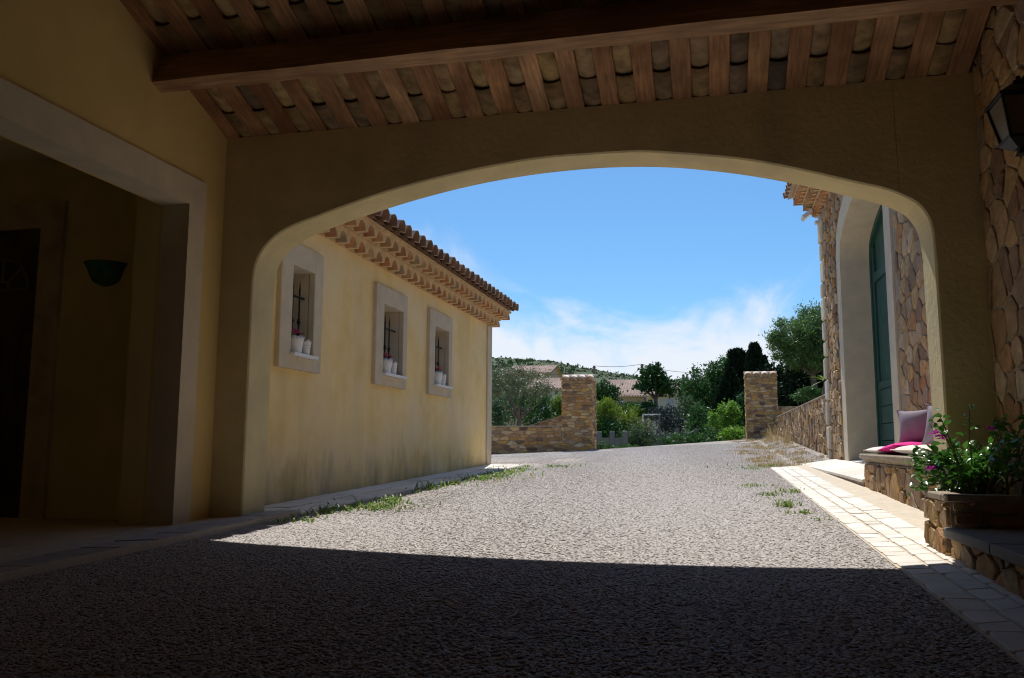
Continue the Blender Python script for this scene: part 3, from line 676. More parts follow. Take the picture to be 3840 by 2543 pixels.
hw.add([(XH, HY0, ZG), (-9.0, HY0, ZG), (-9.0, HY0, ZH+.3), (-6.5, HY0, 3.5), (XH, HY0, ZH+.3)], [(4, 3, 2, 1, 0)])
hw.add([(-9, HY0, ZG), (-9, HY1, ZG), (-9, HY1, ZH+.3), (-9, HY0, ZH+.3)], [(3, 2, 1, 0)])
hw.build('wall', STUCCO_H, hs)
MB().cbox(XH-.2, XH+.03, HY1-.26, HY1+.03, ZG, ZH, .006).build('corner_pilaster', SURR, hs)
for wi, (f0, f1, o0, o1) in enumerate(WIN):
    wn_ = empty('window', (XH, (f0+f1)/2, FZ0)); wn_.parent = hs; wn_.location = Vector((XH, (f0+f1)/2, FZ0))-Vector(hs.location)
    f = MB()
    f.cbox(XH-.02, -3.90, f0, o0, FZ0, FZ1, .006).cbox(XH-.02, -3.90, o1, f1, FZ0, FZ1, .006).box(XH-.02, -3.902, o0-.006, o1+.006, FZ0+.004, OZ0-.035).box(XH-.02, -3.902, o0-.006, o1+.006, OZ1, FZ1-.004)
    f.build('surround', SURR, wn_)
    D = .36
    rv_ = MB(); xb = XH-D
    xf_ = XH-.0205
    rv_.add([(xf_, o0, OZ0-.03), (xb, o0, OZ0-.03), (xb, o0, OZ1), (xf_, o0, OZ1), (xf_, o1, OZ0-.03), (xb, o1, OZ0-.03), (xb, o1, OZ1), (xf_, o1, OZ1)], [(0, 1, 2, 3), (4, 7, 6, 5), (3, 2, 6, 7), (0, 4, 5, 1)])
    rv_.build('reveal', SURR, wn_)
    MB().box(xb-.04, -3.845, o0-.03, o1+.02, OZ0-.032, OZ0-.002).build('sill', WHITE, wn_)
    sash = MB().box(xb-.01, xb+.03, o0, o0+.05, OZ0, OZ1).box(xb-.01, xb+.03, o1-.05, o1, OZ0, OZ1).box(xb-.01, xb+.028, o0+.05, o1-.05, OZ0, OZ0+.05).box(xb-.01, xb+.028, o0+.05, o1-.05, OZ1-.05, OZ1).build('sash', WHITE, wn_)
    MB().box(xb, xb+.012, o0+.05, o1-.05, OZ0+.05, OZ1-.05).build('pane', GLASSD, wn_)
    xg = -4.02
    for yo in ((.08, .22, .36), (.05, .19, .33, .47), (.08, .22, .36, .50))[wi]:
        y = o0+yo
        b = MB(); zt = OZ1-.09
        b.tube([(xg, y, OZ0-.002), (xg, y, zt-.09), (xg, y, zt)], [.0085, .0085, .002], 8)
        zc = OZ0+.34
        b.lathe([(.008, -.035), (.016, -.028), (.010, -.02), (.022, -.004), (.022, .004), (.010, .02), (.016, .028), (.008, .035)], (xg, y, zc), 10)
        b.build('bar', IRON, wn_, True)
    MB().tube([(xg, o0-.01, OZ1-.26), (xg, (o0+o1)/2, OZ1-.26), (xg, o1+.01, OZ1-.26)], .011, 8).build('crossbar', IRON, wn_, True)
# cornice: two projecting rows of upturned half tiles with mortar, then the eaves
corn = empty('cornice', (XH, 10.6, ZH)); corn.parent = hs; corn.location = Vector((XH, 10.6, ZH))-Vector(hs.location)
def half_tile(Lx, rr, th, n=9, flat=.82, m=GENO, taper=.9, name='cornice_tile', dark=None, rim=1):
    V = []; F = []; m_ = n+1
    for (x, k) in ((0, 1), (Lx, taper)):
        for q in (rr, rr-th):
            for j in range(n+1): a = math.pi*j/n; V.append((-x, q*k*math.cos(a), q*k*flat*math.sin(a)))
    for j in range(n): F += [(j, j+1, 2*m_+j+1, 2*m_+j), (m_+j, 3*m_+j, 3*m_+j+1, m_+j+1), (j, m_+j, m_+j+1, j+1), (2*m_+j, 2*m_+j+1, 3*m_+j+1, 3*m_+j)]
    F += [(0, 2*m_, 3*m_, m_), (n, m_+n, 3*m_+n, 2*m_+n)]
    me = bpy.data.meshes.new(name); me.from_pydata(V, [], F); me.materials.append(m); me.polygons.foreach_set('use_smooth', [True]*len(F))
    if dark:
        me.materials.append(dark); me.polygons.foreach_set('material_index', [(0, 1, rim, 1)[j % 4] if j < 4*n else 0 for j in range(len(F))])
    return me
gt = half_tile(.22, .097, .012, 9, 1.05)
ROWS = [(ZH+.005, XH+.155), (ZH+.155, XH+.31)]
for ri, (z, xf) in enumerate(ROWS):
    MB().box(XH-.05, xf-.13, HY0+.01, HY1+.10+.15*ri, z-.001, z+.128).build('mortar_bed', GMORT, corn)
    MB().box(XH-.05, xf+.012, HY0+.012, HY1+.12+.15*ri, z+.112, z+.142).build('flat_course', GMORT, corn)
    # mortar between the arches, set a little back from their rims
    n = int((HY1+.12-HY0)/.25)
    for k in range(n+1):
        y = HY1+.02+.13*ri-.25*k+.02
        if y < HY0+.15: break
        inst('cornice_tile', gt, (xf-.004+random.uniform(-.003, .003), y, z), corn, (0, 0, random.uniform(-.03, .03)))
        V = [(0, -.02)]+[]
        a = [(.125-.0, 0)]
        # spandrel: area between two neighbouring arches
        pts = [(y-.125-.02, z)]
        sp2 = [(y-.094*math.cos(t), z+.099*math.sin(t)) for t in np.linspace(0, math.pi/2, 6)]
        P = [(yy_, zz_) for yy_, zz_ in sp2]+[(y, z+.112), (y-.25, z+.112)]+[(y-.25+.094*math.cos(t), z+.099*math.sin(t)) for t in np.linspace(math.pi/2, 0, 6)]
        nP = len(P)
        mk('mortar_joint', [(xf, a_, b_) for a_, b_ in P]+[(xf-.2, a_, b_) for a_, b_ in P], [tuple(range(nP))]+[(i, (i+1) % nP, nP+(i+1) % nP, nP+i) for i in range(nP)], GMORT, corn)
hr_ = empty('roof', (XH, 10.6, 2.46)); hr_.parent = hs; hr_.location = Vector((XH, 10.6, 2.46))-Vector(hs.location)
XE = -3.485; ZE = 2.462; RS = .24
def slab(b, x0, z0, x1, z1, th, y0, y1): b.add([(x, y, z+t) for y in (y0, y1) for (x, z) in ((x0, z0), (x1, z1)) for t in (0, th)], [(0, 1, 3, 2), (4, 6, 7, 5), (0, 2, 6, 4), (1, 5, 7, 3), (0, 4, 5, 1), (2, 3, 7, 6)])
b = MB(); slab(b, XE-.13, ZE-.014, -6.5, ZE-.014+RS*(6.5+XE-.06), .02, HY0+.02, HY1+.28); slab(b, -9.5, ZE+RS*(6.5+XE-.06)-3*RS, -6.5, ZE+RS*(6.5+XE-.06), .05, HY0+.02, HY1+.28); b.build('roof_boards', GMORT, hr_)
rt = half_tile(.5, .112, .016, 10, 1.08, TILE, .80, 'roof_tile', TILESHADE)
for k in range(35):
    y = 15.02-.25*k
    if y < HY0+.12: break
    for c in range(2):
        x = XE+random.uniform(-.012, .012)-.40*c; inst('roof_tile', rt, (x, y+random.uniform(-.006, .006), ZE+.02+RS*.40*c), hr_, (0, math.atan(RS)-.02, random.uniform(-.02, .02)))
    V = [(XE-.05, y-.125, ZE+.0), (XE-.05-.9, y-.125, ZE+RS*.9)]
    # channel tile between the covers
    P = []; n = 6
    for (x, z) in ((XE-.04, ZE+.028), (XE-.95, ZE+.028+RS*.92)):
        P += [(x, y-.125+.075*math.cos(t), z-.05*math.sin(t)) for t in np.linspace(0, math.pi, n+1)]
    mk('channel_tile', P, [(j, j+1, n+2+j, n+1+j) for j in range(n)], TILESHADE, hr_, True)
b = MB(); nx = 160
for i in range(nx):
    y = HY0+.05+(HY1+.2-HY0)*i/nx; z_ = .06*abs(math.sin((y-15.02)/.25*math.pi+math.pi/2))
    b.add([(XE-.8, y, ZE+.02+RS*.8+z_), (-6.5, y, ZE+.02+RS*(6.5+XE)+z_)], [])
b.F = [(2*i, 2*i+1, 2*i+3, 2*i+2) for i in range(nx-1)]
b.build('upper_tiles', TILE, hr_, True)

# flower pots on the sills
def pot(c, h, rt_, rb, crown, name, label):
    n = 40; V = []; F = []
    zz = [0, .002, h*.72, h*.75, h*.80]
    for z in zz:
        rr = rb+(rt_-rb)*z/h+(.003 if z > h*.74 else 0); V += [(c[0]+rr*math.cos(2*math.pi*j/n), c[1]+rr*math.sin(2*math.pi*j/n), c[2]+z) for j in range(n)]
    for j in range(n):
        ph_ = (j % 5)/5 if not crown else (j % 8)/8
        z = h*(.93+.07*abs(math.sin(ph_*math.pi))) if not crown else h*(.78+.22*(1-abs(2*ph_-1)))
        rr = rb+(rt_-rb)*z/h+.003; V.append((c[0]+rr*math.cos(2*math.pi*j/n), c[1]+rr*math.sin(2*math.pi*j/n), c[2]+z))
    for i in range(5):
        for j in range(n): F.append((i*n+j, i*n+(j+1) % n, (i+1)*n+(j+1) % n, (i+1)*n+j))
    k = len(V); V += [(c[0]+(rt_-.012)*math.cos(2*math.pi*j/n), c[1]+(rt_-.012)*math.sin(2*math.pi*j/n), c[2]+h*.78) for j in range(n)]
    for j in range(n): F.append((5*n+j, 5*n+(j+1) % n, k+(j+1) % n, k+j))
    F.append(tuple(range(n))[::-1])
    e = empty(name, c, label, 'pot', 'white pots on the window sills')
    mk('pot_body', V, F, WHITE, e, True)
    b = MB()     # pierced band: openings painted as rows of flat, shade-dark diamonds
    for row, (fz, nn, s_) in enumerate(((.86, 20, .006), (.76, 20, .0045)) if not crown else ((.58, 14, .0045), (.42, 14, .0045))):
        for j in range(nn):
            a = 2*math.pi*(j+.5*row)/nn; z = h*fz; rr = rb+(rt_-rb)*fz+.0045; t_ = Vector((-math.sin(a), math.cos(a), 0)); o_ = Vector((c[0]+rr*math.cos(a), c[1]+rr*math.sin(a), c[2]+z))
            b.add([o_-t_*s_, o_+Vector((0, 0, -s_*1.2)), o_+t_*s_, o_+Vector((0, 0, s_*1.2))], [(0, 1, 2, 3)])
    b.build('lace_hole_shade', mat('lace_shadow_'+str(len(MATS)), [(.28, .25, .20)], .9, bst=0), e)
    mk('soil', [(c[0]+(rt_-.011)*math.cos(2*math.pi*j/n), c[1]+(rt_-.011)*math.sin(2*math.pi*j/n), c[2]+h*.77) for j in range(n)], [tuple(range(n))], SOIL, e)
    return c[2]+h*.77
OCC = ['with the single bar in view', 'in the middle window', 'nearest the house corner']
NM = ['the window nearest the arch', 'the middle window', 'the window nearest the house corner']
for wi, (f0, f1, o0, o1) in enumerate(WIN):
    y0 = o0+.115+.02*wi; c = (-3.925, y0, OZ0-.002); hh = .172+.014*wi
    zt = pot(c, hh, .088, .064, False, 'flower_pot', 'large white lace-rimmed pot of geraniums in '+NM[wi])
    c2 = (-3.90, y0+.175+.015*wi, OZ0-.002); pot(c2, .160+.012*wi, .056, .040, True, 'flower_pot', 'small white crown-rimmed pot beside the geraniums in '+NM[wi])
    ge = empty('geranium', (c[0], c[1], zt), ('pink', 'pink and red', 'red')[wi]+' flowering geranium in the white pot of '+NM[wi], 'plant')
    lv = MB(); rr_ = random.Random(40+wi); 
    for k in range(46):
        a = rr_.uniform(0, 6.28); d = rr_.uniform(0, .075); p = Vector((c[0]+d*math.cos(a), c[1]+d*math.sin(a), zt+rr_.uniform(.0, .065))); q = rquat((math.cos(a), math.sin(a), rr_.uniform(-.3, .6)), rr_.gauss(0, .5))
        lv.add([p+q @ (v.co*rr_.uniform(.5, .8)) for v in lms[0].vertices], [tuple(f_.vertices) for f_ in lms[0].polygons])
    lv.build('leaves', L_MID, ge, True)
    st = MB()
    heads = [(rr_.uniform(-.05, .05), rr_.uniform(-.07, .08), rr_.uniform(.05, .10)) for k in range(5+wi)]
    for hx_, hy_, hz_ in heads:
        st.tube([(c[0], c[1], zt), (c[0]+hx_*.6, c[1]+hy_*.6, zt+hz_*.7), (c[0]+hx_, c[1]+hy_, zt+hz_)], .002, 5)
        fb = MB()
        for k in range(16):
            dd = Vector((rr_.gauss(0, 1), rr_.gauss(0, 1), rr_.gauss(.3, .8))).normalized(); p = Vector((c[0]+hx_, c[1]+hy_, zt+hz_))+dd*.012; q = rquat(dd, rr_.uniform(0, 6))
            fb.add([p+q @ Vector(v_) for v_ in ((0, 0, 0), (-.009, .010, .003), (0, .018, -.002), (.009, .010, .003))], [(0, 3, 2, 1)])
        fb.build('flower_head', (PETALP, PETALP if rr_.random() < .5 else PETALR, PETALR)[wi], ge)
    st.build('stem', L_MID, ge)

# ------------------------------------------------------------------ paving strips
def strip(name, rows, y0, y1, ln, m, seed, lift, bedx, top=lambda y: 0):
    r = random.Random(seed)
    ys_ = list(np.linspace(y0-.03, y1+.03, 60)); V = []; F = []
    for y in ys_:
        za, zb = zdrive(bedx[0], y)+lift-.004, zdrive(bedx[1], y)+lift-.004+bedx[2]
        V += [(bedx[0], y, za-.12), (bedx[0], y, za), (bedx[1], y, zb), (bedx[1], y, zb-.2)]
    for i in range(len(ys_)-1):
        for k in range(3): F.append((4*i+k, 4*i+k+1, 4*i+4+k+1, 4*i+4+k))
    F += [(0, 1, 2, 3), tuple(4*(len(ys_)-1)+k for k in (3, 2, 1, 0))]
    root = tag(mk(name, V, F, JOINT), kind='structure')
    for (xa, xb) in rows:
        y = y0+r.uniform(0, .1); prev = r.uniform(-.02, .02)
        while y < y1:
            l_ = ln*r.uniform(.72, 1.35); nx_ = r.uniform(-.05, .05); ye = min(y+l_, y1)
            if ye-y > .05:
                g_ = .0035; za = zdrive(xa, y)+lift; e = r.uniform(.002, .006)
                hgt = lambda x, yy: zdrive(xa, yy)+lift+bedx[2]*(x-bedx[0])/(bedx[1]-bedx[0])
                P = [(xa+g_+r.uniform(0, .012), y+g_+prev*.5), (xb-g_-r.uniform(0, .012), y+g_-prev*.5), (xb-g_-r.uniform(0, .012), ye-g_-nx_*.5), (xa+g_+r.uniform(0, .012), ye-g_+nx_*.5)]
                c = []
                for i in range(4):
                    a, b = P[i], P[(i+1) % 4]; c += [(a[0]*.94+b[0]*.06, a[1]*.94+b[1]*.06), (a[0]*.06+b[0]*.94, a[1]*.06+b[1]*.94)]
                cx, cy = sum(p[0] for p in P)/4, sum(p[1] for p in P)/4
                tz = r.uniform(-.02, .02); tx = r.uniform(-.02, .02)
                V = [(x, yy, hgt(x, yy)-.02) for x, yy in c]+[(x, yy, hgt(x, yy)+e*.5+tz*(yy-cy)+tx*(x-cx)) for x, yy in c]+[(cx+(x-cx)*.95, cy+(yy-cy)*.95, hgt(x, yy)+e+tz*(yy-cy)+tx*(x-cx)) for x, yy in c]
                F = [(a*8+i, a*8+(i+1) % 8, (a+1)*8+(i+1) % 8, (a+1)*8+i) for a in (0, 1) for i in range(8)]+[tuple(range(16, 24))]
                mk('paving_stone', V, F, m, root, False, loc=(cx, cy, hgt(cx, cy)))
            y += l_; prev = nx_
    return root
strip('pavement', [(.895, 1.035), (1.035, 1.15), (1.15, 1.32)], 2.5, 14.6, .18, SETT, 3, .012, (.893, 1.60, .05))
strip('pavement', [(-3.60, -3.28), (-3.93, -3.61)], 6.38, 14.75, .33, SETT, 4, .012, (-3.955, -3.272, .0))
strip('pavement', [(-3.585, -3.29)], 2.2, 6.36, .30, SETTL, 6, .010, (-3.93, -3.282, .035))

# ------------------------------------------------------------------ stone barn on the right
XB = 2.05; BY0, BY1 = 6.36, 16.2
bn = empty('stone_barn', (3.5, 11, -.3), 'rubble stone barn with tall arched green door and quoined corner', 'building')
dprof = [(-.2, 1.76), (1.5, 1.75), (2.95, 1.745), (3.12, 1.70), (3.25, 1.58), (3.36, 1.30), (3.46, .95), (3.54, .5), (3.565, 0)]
darc = [(12.3-x, z) for z, x in dprof]+[(12.3+x, z) for z, x in dprof[::-1][1:]]       # (y, z) from near jamb over to far jamb
hi = [(p[0], p[1]) for p in catmull(darc[2:-2], 3)]
dfull = [(darc[0][0], -.9), darc[1]]+hi+[darc[-2], (darc[-1][0], -.9)]
def offset(P, d):
    o = []
    for i, p in enumerate(P):
        a, b = P[max(i-1, 0)], P[min(i+1, len(P)-1)]; t = Vector((b[0]-a[0], b[1]-a[1])).normalized(); o.append((p[0]-t.y*d, p[1]+t.x*d))
    return o
outer = offset(dfull, .37); inner = dfull
WT = 4.35
b = MB(); V = []; F = []
n = len(inner)
mid_ = offset(inner, .2)
for (x) in (XB,):
    top = [(x, p[0], WT) for p in mid_]; low = [(x, p[0], p[1]) for p in mid_]
    # band above the arch, then the two side walls
    b.add([q for k in range(2, n-2) for q in (low[k], top[k])], [(2*i, 2*i+2, 2*i+3, 2*i+1) for i in range(n-5)])
    for ya, k, s_ in ((BY0, 2, 1), (BY1-.02, n-3, -1)):
        b.add([(x, ya, -.9), low[0 if s_ > 0 else -1], low[k], (x, mid_[k][0], WT), (x, ya, WT)], [(0, 1, 2, 3, 4)])
b.add([(XB, BY1-.02, -.9), (9, BY1-.02, -.9), (9, BY1-.02, 5.5), (XB, BY1-.02, WT)], [(0, 1, 2, 3)]).add([(XB, BY0, -.9), (9, BY0, -.9), (9, BY0, 5.5), (XB, BY0, WT)], [(3, 2, 1, 0)]).add([(9, BY0, -.9), (9, BY1, -.9), (9, BY1, 5.5), (9, BY0, 5.5)], [(0, 1, 2, 3)])
bw = b.build('wall', MORTAR, bn)
def inside_outer(y, z):
    c = False; P = outer
    for i in range(len(P)):
        a, q = P[i], P[i-1]
        if (a[1] > z) != (q[1] > z) and y < (q[0]-a[0])*(z-a[1])/(q[1]-a[1])+a[0]: c = not c
    return c
# near strip is seen between door and arch pier, far strip between door and corner
masonry(bw, (XB, BY0+.02, -.45), (0, 1, 0), (0, 0, 1), (-1, 0, 0), 3.82, 4.75, .20, .17, STONE, 51, .008, .015, drop=.22, jit=.42, keep=lambda u, v: not inside_outer(u+BY0+.02, v-.45) and u < 3.82, key=lambda u, v: -u)
masonry(bw, (XB, 14.2, -.40), (0, 1, 0), (0, 0, 1), (-1, 0, 0), 1.62, 4.7, .24, .15, STONE, 52, .010, .03, keep=lambda u, v: not inside_outer(u+14.2, v-.40))
masonry(bw, (XB, 10.2, 3.5), (0, 1, 0), (0, 0, 1), (-1, 0, 0), 4.2, .85, .3, .2, STONE, 53, .014, .04, keep=lambda u, v: not inside_outer(u+10.2, v+3.5))
# quoins
z = -.42; k = 0; rq = random.Random(9)
while z < 4.28:
    h = rq.uniform(.27, .46); ln = (.20, .40)[k % 2]*rq.uniform(.85, 1.1); pr_ = rq.uniform(.05, .07)
    MB().cbox(XB-pr_, XB+.25, BY1-ln, BY1+pr_*.7, z+.01, min(z+h, 4.3)-.01, .03).build('quoin', LIME, bn, False, loc=(XB, BY1, z+h/2))
    z += h; k += 1
# surround: front band, reveal
V = []; F = []
for (yi, zi), (yo, zo) in zip(inner, outer): V += [(2.5, yi, zi), (XB-.016, yi, zi), (XB-.02, yo, zo), (XB+.03, yo, zo)]
for i in range(n-1):
    for q in range(3): F.append((4*i+q, 4*i+q+1, 4*i+4+q+1, 4*i+4+q))
mk('door_surround', V, F, SURR, bn)
# the green door: two leaves, upper light, boarded panel, plank base
dr = empty('barn_door', (2.5, 12.3, -.2)); dr.parent = bn; dr.location = Vector((2.5, 12.3, -.2))-Vector(bn.location)
def arcz(y):
    P = dfull; best = -.2
    for i in range(len(P)-1):
        a, c = P[i], P[i+1]
        if min(a[0], c[0])-1e-6 <= y <= max(a[0], c[0])+1e-6 and abs(c[0]-a[0]) > 1e-6: best = max(best, a[1]+(c[1]-a[1])*(y-a[0])/(c[0]-a[0]))
    return best
MB().add([(2.56, p[0], p[1]) for p in inner], [tuple(range(n))]).build('backing', GREEN, dr)
V = []; ins = offset(inner, -.09); b = MB()
b.add([q for (a, c) in zip(inner, ins) for q in ((2.47, a[0], a[1]), (2.47, c[0], c[1]), (2.57, c[0], c[1]))], [f for i in range(n-1) for f in ((3*i, 3*i+1, 3*i+4, 3*i+3), (3*i+1, 3*i+2, 3*i+5, 3*i+4))]).build('door_frame', GREEN, dr)
for s_ in (-1, 1):
    lf_ = MB(); ya, yb = (12.3+.01, 13.95) if s_ > 0 else (10.65, 12.3-.01)
    for (p, q) in ((ya, ya+.11), (yb-.13, yb)): lf_.cbox(2.49, 2.555, p, q, -.18, min(arcz(p), arcz(q))-.1, .006)
    lf_.cbox(2.488, 2.555, ya+.11, yb-.13, 2.52, 2.68, .006).cbox(2.488, 2.555, ya+.11, yb-.13, .86, .98, .006)
    leafo = lf_.build('door_leaf', GREEN, dr)
    nbd = 11; wbd = (yb-.13-ya-.11)/nbd
    bm_ = None
    for i in range(nbd):
        y_ = ya+.11+wbd*i; MB().cbox(2.515, 2.552, y_+.002, y_+wbd-.002, .985, 2.515, .006).build('board', GREEN, leafo, False, loc=(2.53, y_, 1.5))
    for i in range(4):
        z0 = -.17+.257*i; MB().cbox(2.498, 2.552, ya+.112, yb-.132, z0+.004, z0+.253, .008).build('plank', GREEN, leafo, False, loc=(2.52, 12.3, z0))
    V = [(2.53, y_, z_) for y_ in np.linspace(ya+.11, yb-.13, 10) for z_ in (2.68, arcz(y_)-.1)]
    mk('upper_panel', V, [(2*i, 2*i+1, 2*i+3, 2*i+2) for i in range(9)], GREEN, leafo)
# eaves: three corbelled tile rows with flat courses, then tile ends
ev = empty('eaves', (XB, 11, 4.3)); ev.parent = bn; ev.location = Vector((XB, 11, 4.3))-Vector(bn.location)
bt = half_tile(.24, .10, .014, 8, 1.0, GENO, .9, 'cornice_tile'); bt.transform(Matrix.Scale(-1, 4, (1, 0, 0)))
for ri in range(3):
    z = 4.27+.145*ri; xf = XB-.15*(ri+1); 
    MB().box(xf+.07, XB+.3, 10.5, BY1+.02+.10*ri, z+.02, z+.12).build('mortar_bed', GMORT, ev)
    MB().box(xf-.012, XB+.3, 10.5, BY1+.05+.10*ri, z+.105, z+.138).build('flat_course', GMORT, ev)
    for k in range(21): inst('cornice_tile', bt, (xf+random.uniform(-.006, .006), BY1-.04+.10*ri-.235*k, z-.002), ev, (0, 0, random.uniform(-.03, .03)))
btt = half_tile(.5, .098, .014, 10, 1.0, TILE, .85, 'roof_tile', TILESHADE); btt.transform(Matrix.Scale(-1, 4, (1, 0, 0)))
for k in range(23): inst('roof_tile', btt, (XB-.60+random.uniform(-.012, .012), BY1+.24-.25*k, 4.725), ev, (0, -.30, random.uniform(-.02, .02)))
b = MB(); slab(b, XB-.55, 4.70, 7, 4.70+.33*5.4, .03, 6.4, BY1+.33); b.build('roof_boards', TILE, ev)

# floodlight under the eaves
fl = empty('floodlight', (XB, 16.16, 4.2), 'pale grey floodlight with motion sensor on the barn corner', 'floodlight')
MB().cbox(XB-.07, XB-.0, 16.02, 16.1, 4.12, 4.22, .01).tube([(XB-.05, 16.06, 4.19), (XB-.16, 16.06, 4.22)], .015, 8).build('bracket', PLAST, fl)
q = Quaternion((0, 1, 0), R_(-38))
b = MB().cbox(-.11, .11, -.13, .13, -.035, .035, .015); b.V = [Vector((XB-.26, 16.08, 4.26))+q @ Vector(v) for v in b.V]; b.build('lamp_head', PLAST, fl)
b = MB().box(-.09, .09, -.11, .11, -.038, -.034); b.V = [Vector((XB-.26, 16.08, 4.26))+q @ Vector(v) for v in b.V]; b.build('lens', mat('floodlight_glass', [(.5, .5, .5)], .15, bst=0, na=0), fl)
MB().cbox(XB-.13, XB-.06, 16.03, 16.11, 4.07, 4.14, .015).build('sensor', PLAST, fl)

# ramped threshold of the barn door
st_ = empty('door_threshold', (1.8, 12.5, -.45), 'pale slab threshold on low rubble riser before the barn door', 'step')
V = [(1.575, 9.88, -.9), (1.575, 9.88, -.375), (XB, 9.88, -.24), (XB, 9.88, -.9), (1.46, 15.4, -.9), (1.46, 15.4, -.325), (XB, 15.4, -.215), (XB, 15.4, -.9)]
tcore = mk('core', V, [(0, 1, 2, 3), (7, 6, 5, 4), (1, 5, 6, 2), (0, 4, 5, 1)], MORTAR, st_)
masonry(tcore, (1.572, 9.9, -.53), Vector((-.115, 5.52, .0)).normalized(), (0, 0, 1), (-1, 0, 0), 5.4, .16, .17, .11, STONE, 61, .01, .02, keep=lambda u, v: v-.53 < -.38)
for k in range(7):
    ya, yb = 9.86+.795*k, 9.86+.795*(k+1)-.008; P = []
    for y in (ya, yb):
        t = (y-9.88)/5.52; x0 = 1.555-.115*t; z0 = -.352+.05*t; z1 = -.215+.025*t
        P += [(x0, y, z0-.035), (x0, y, z0-.006), (x0+.01, y, z0), (XB+.4, y, z1+.04), (XB+.4, y, z1-.04)]
    mk('slab', P, [(0, 1, 6, 5), (1, 2, 7, 6), (2, 3, 8, 7), (0, 5, 9, 4), (4, 3, 2, 1, 0), (5, 6, 7, 8, 9)], SETT, st_, loc=(1.8, ya, -.3))

# bench
bc = empty('stone_bench', (1.8, 8.2, -.5), 'rubble stone bench with moulded coping, cushions on it, by the barn door', 'bench')
bco = MB().box(1.60, XB-.002, 6.5, 9.88, -.9, -.17).build('base', MORTARD, bc)
masonry(bco, (1.60, 9.86, -.60), (0, -1, 0), (0, 0, 1), (-1, 0, 0), 3.2, .42, .20, .24, STONE, 71, .010, .03)
masonry(bco, (1.60, 9.88, -.50), (1, 0, 0), (0, 0, 1), (0, 1, 0), .4, .3, .2, .15, STONE, 72, .012, .02)
yk = 9.92
for k in range(6):
    l_ = (.62, .55, .66, .52, .6, .45)[k]; ya = yk-l_+.006
    P = [(1.625, -.172), (1.60, -.16), (1.575, -.135), (1.545, -.125), (1.54, -.092), (1.55, -.078), (XB-.004, -.074), (XB-.004, -.172)]
    V = [(x+random.uniform(-.004, .004), y, z) for y in (ya, yk) for x, z in P]; m_ = len(P)
    mk('coping_stone', V, [tuple(range(m_)), tuple(range(m_, 2*m_))[::-1]]+[(i, (i+1) % m_, m_+(i+1) % m_, m_+i) for i in range(m_)], COPING, bc, loc=(1.8, (ya+yk)/2, -.1)); yk = ya-.006
# cushions
def cushion(name, c, sx, sy, th, m, label, cat, rot=None, pinch=.16, tuft=None, grp=None, soft=False):
    n = 22; V = []; F = []; M3 = rot or Matrix.Identity(3)
    for side in (1, -1):
        for j in range(n+1):
            for i in range(n+1):
                u, v = -1+2*i/n, -1+2*j/n
                e = (1-abs(u)**3.2)*(1-abs(v)**3.2); z = side*th*.5*(max(e, 0)**.55 if not soft else max(0, (1-abs(u)**2.2)*(1-abs(v)**2.2))**.7)
                k = 1-pinch*.5*((1-abs(u))*abs(v)**2*0+(1-u*u)*(abs(v) > .0)*abs(v)**6*.55)
                x = u*sx*.5*(1-pinch*.5*(1-v*v)*abs(u)**5); y = v*sy*.5*(1-pinch*.5*(1-u*u)*abs(v)**5)
                if tuft:
                    for (a, b2) in tuft: z *= 1-.55*math.exp(-((u-a)**2*(sx/.4)**2+(v-b2)**2*(sy/.4)**2)/.03)
                z += .0035*math.sin(u*9+v*4)*e
                V.append(Vector(c)+M3 @ Vector((x, y, z)))
    N_ = (n+1)**2
    for s_ in (0, 1):
        for j in range(n):
            for i in range(n):
                f = (s_*N_+j*(n+1)+i, s_*N_+j*(n+1)+i+1, s_*N_+(j+1)*(n+1)+i+1, s_*N_+(j+1)*(n+1)+i); F.append(f if s_ == 0 else f[::-1])
    e = empty(name, c, label, cat, grp); mk('cover', V, F, m, e, True)
    ring = [V[i] for i in range(n+1)]+[V[(j)*(n+1)+n] for j in range(1, n+1)]+[V[n*(n+1)+i] for i in range(n-1, -1, -1)]+[V[j*(n+1)] for j in range(n-1, 0, -1)]
    MB().tube(ring+[ring[0]], .0045, 5, False).build('piping', m, e, True)
    return e
T4 = [(-.4, -.4), (.4, -.4), (-.4, .4), (.4, .4)]
def facing(n, tw=0):
    n = Vector(n).normalized(); u = (Vector((0, 0, 1))-n*n.z).normalized(); r_ = u.cross(n)
    return Matrix((r_, u, n)).transposed() @ Matrix.Rotation(tw, 3, 'Z')
cushion('seat_cushion', (1.785, 9.28, -.040), .46, .78, .08, FAB_W, 'cream tufted seat pad at the end of the stone bench beside the threshold', 'cushion', None, .1, T4)
cushion('seat_cushion', (1.795, 8.56, -.012), .46, .80, .09, FAB_M, 'magenta seat pad overlapping the cream pads on the stone bench', 'cushion', Matrix.Rotation(-.06, 3, 'X'), .1, T4)
cushion('seat_cushion', (1.785, 7.72, -.030), .46, 1.10, .09, FAB_W, 'long cream seat pad on the stone bench beside the arch pier', 'cushion', None, .08, [(-.4, -.5), (.4, -.5), (-.4, .5), (.4, .5), (-.4, 0), (.4, 0)])
cushion('seat_cushion', (1.92, 7.95, .030), .24, .80, .05, FAB_M, 'narrow magenta pad lying on the long cream pad behind the pillows', 'cushion', None, .08)
cushion('pillow', (1.835, 8.52, .180), .33, .36, .20, FAB_P, 'mauve square pillow propped upright at the middle of the stone bench', 'pillow', facing((-.45, -.86, .24), .06), .34, soft=True)
cushion('pillow', (1.88, 7.72, .180), .34, .36, .16, FAB_P, 'mauve pillow half hidden behind the arch pier', 'pillow', facing((-.6, -.75, .24), -.05), .34, soft=True)

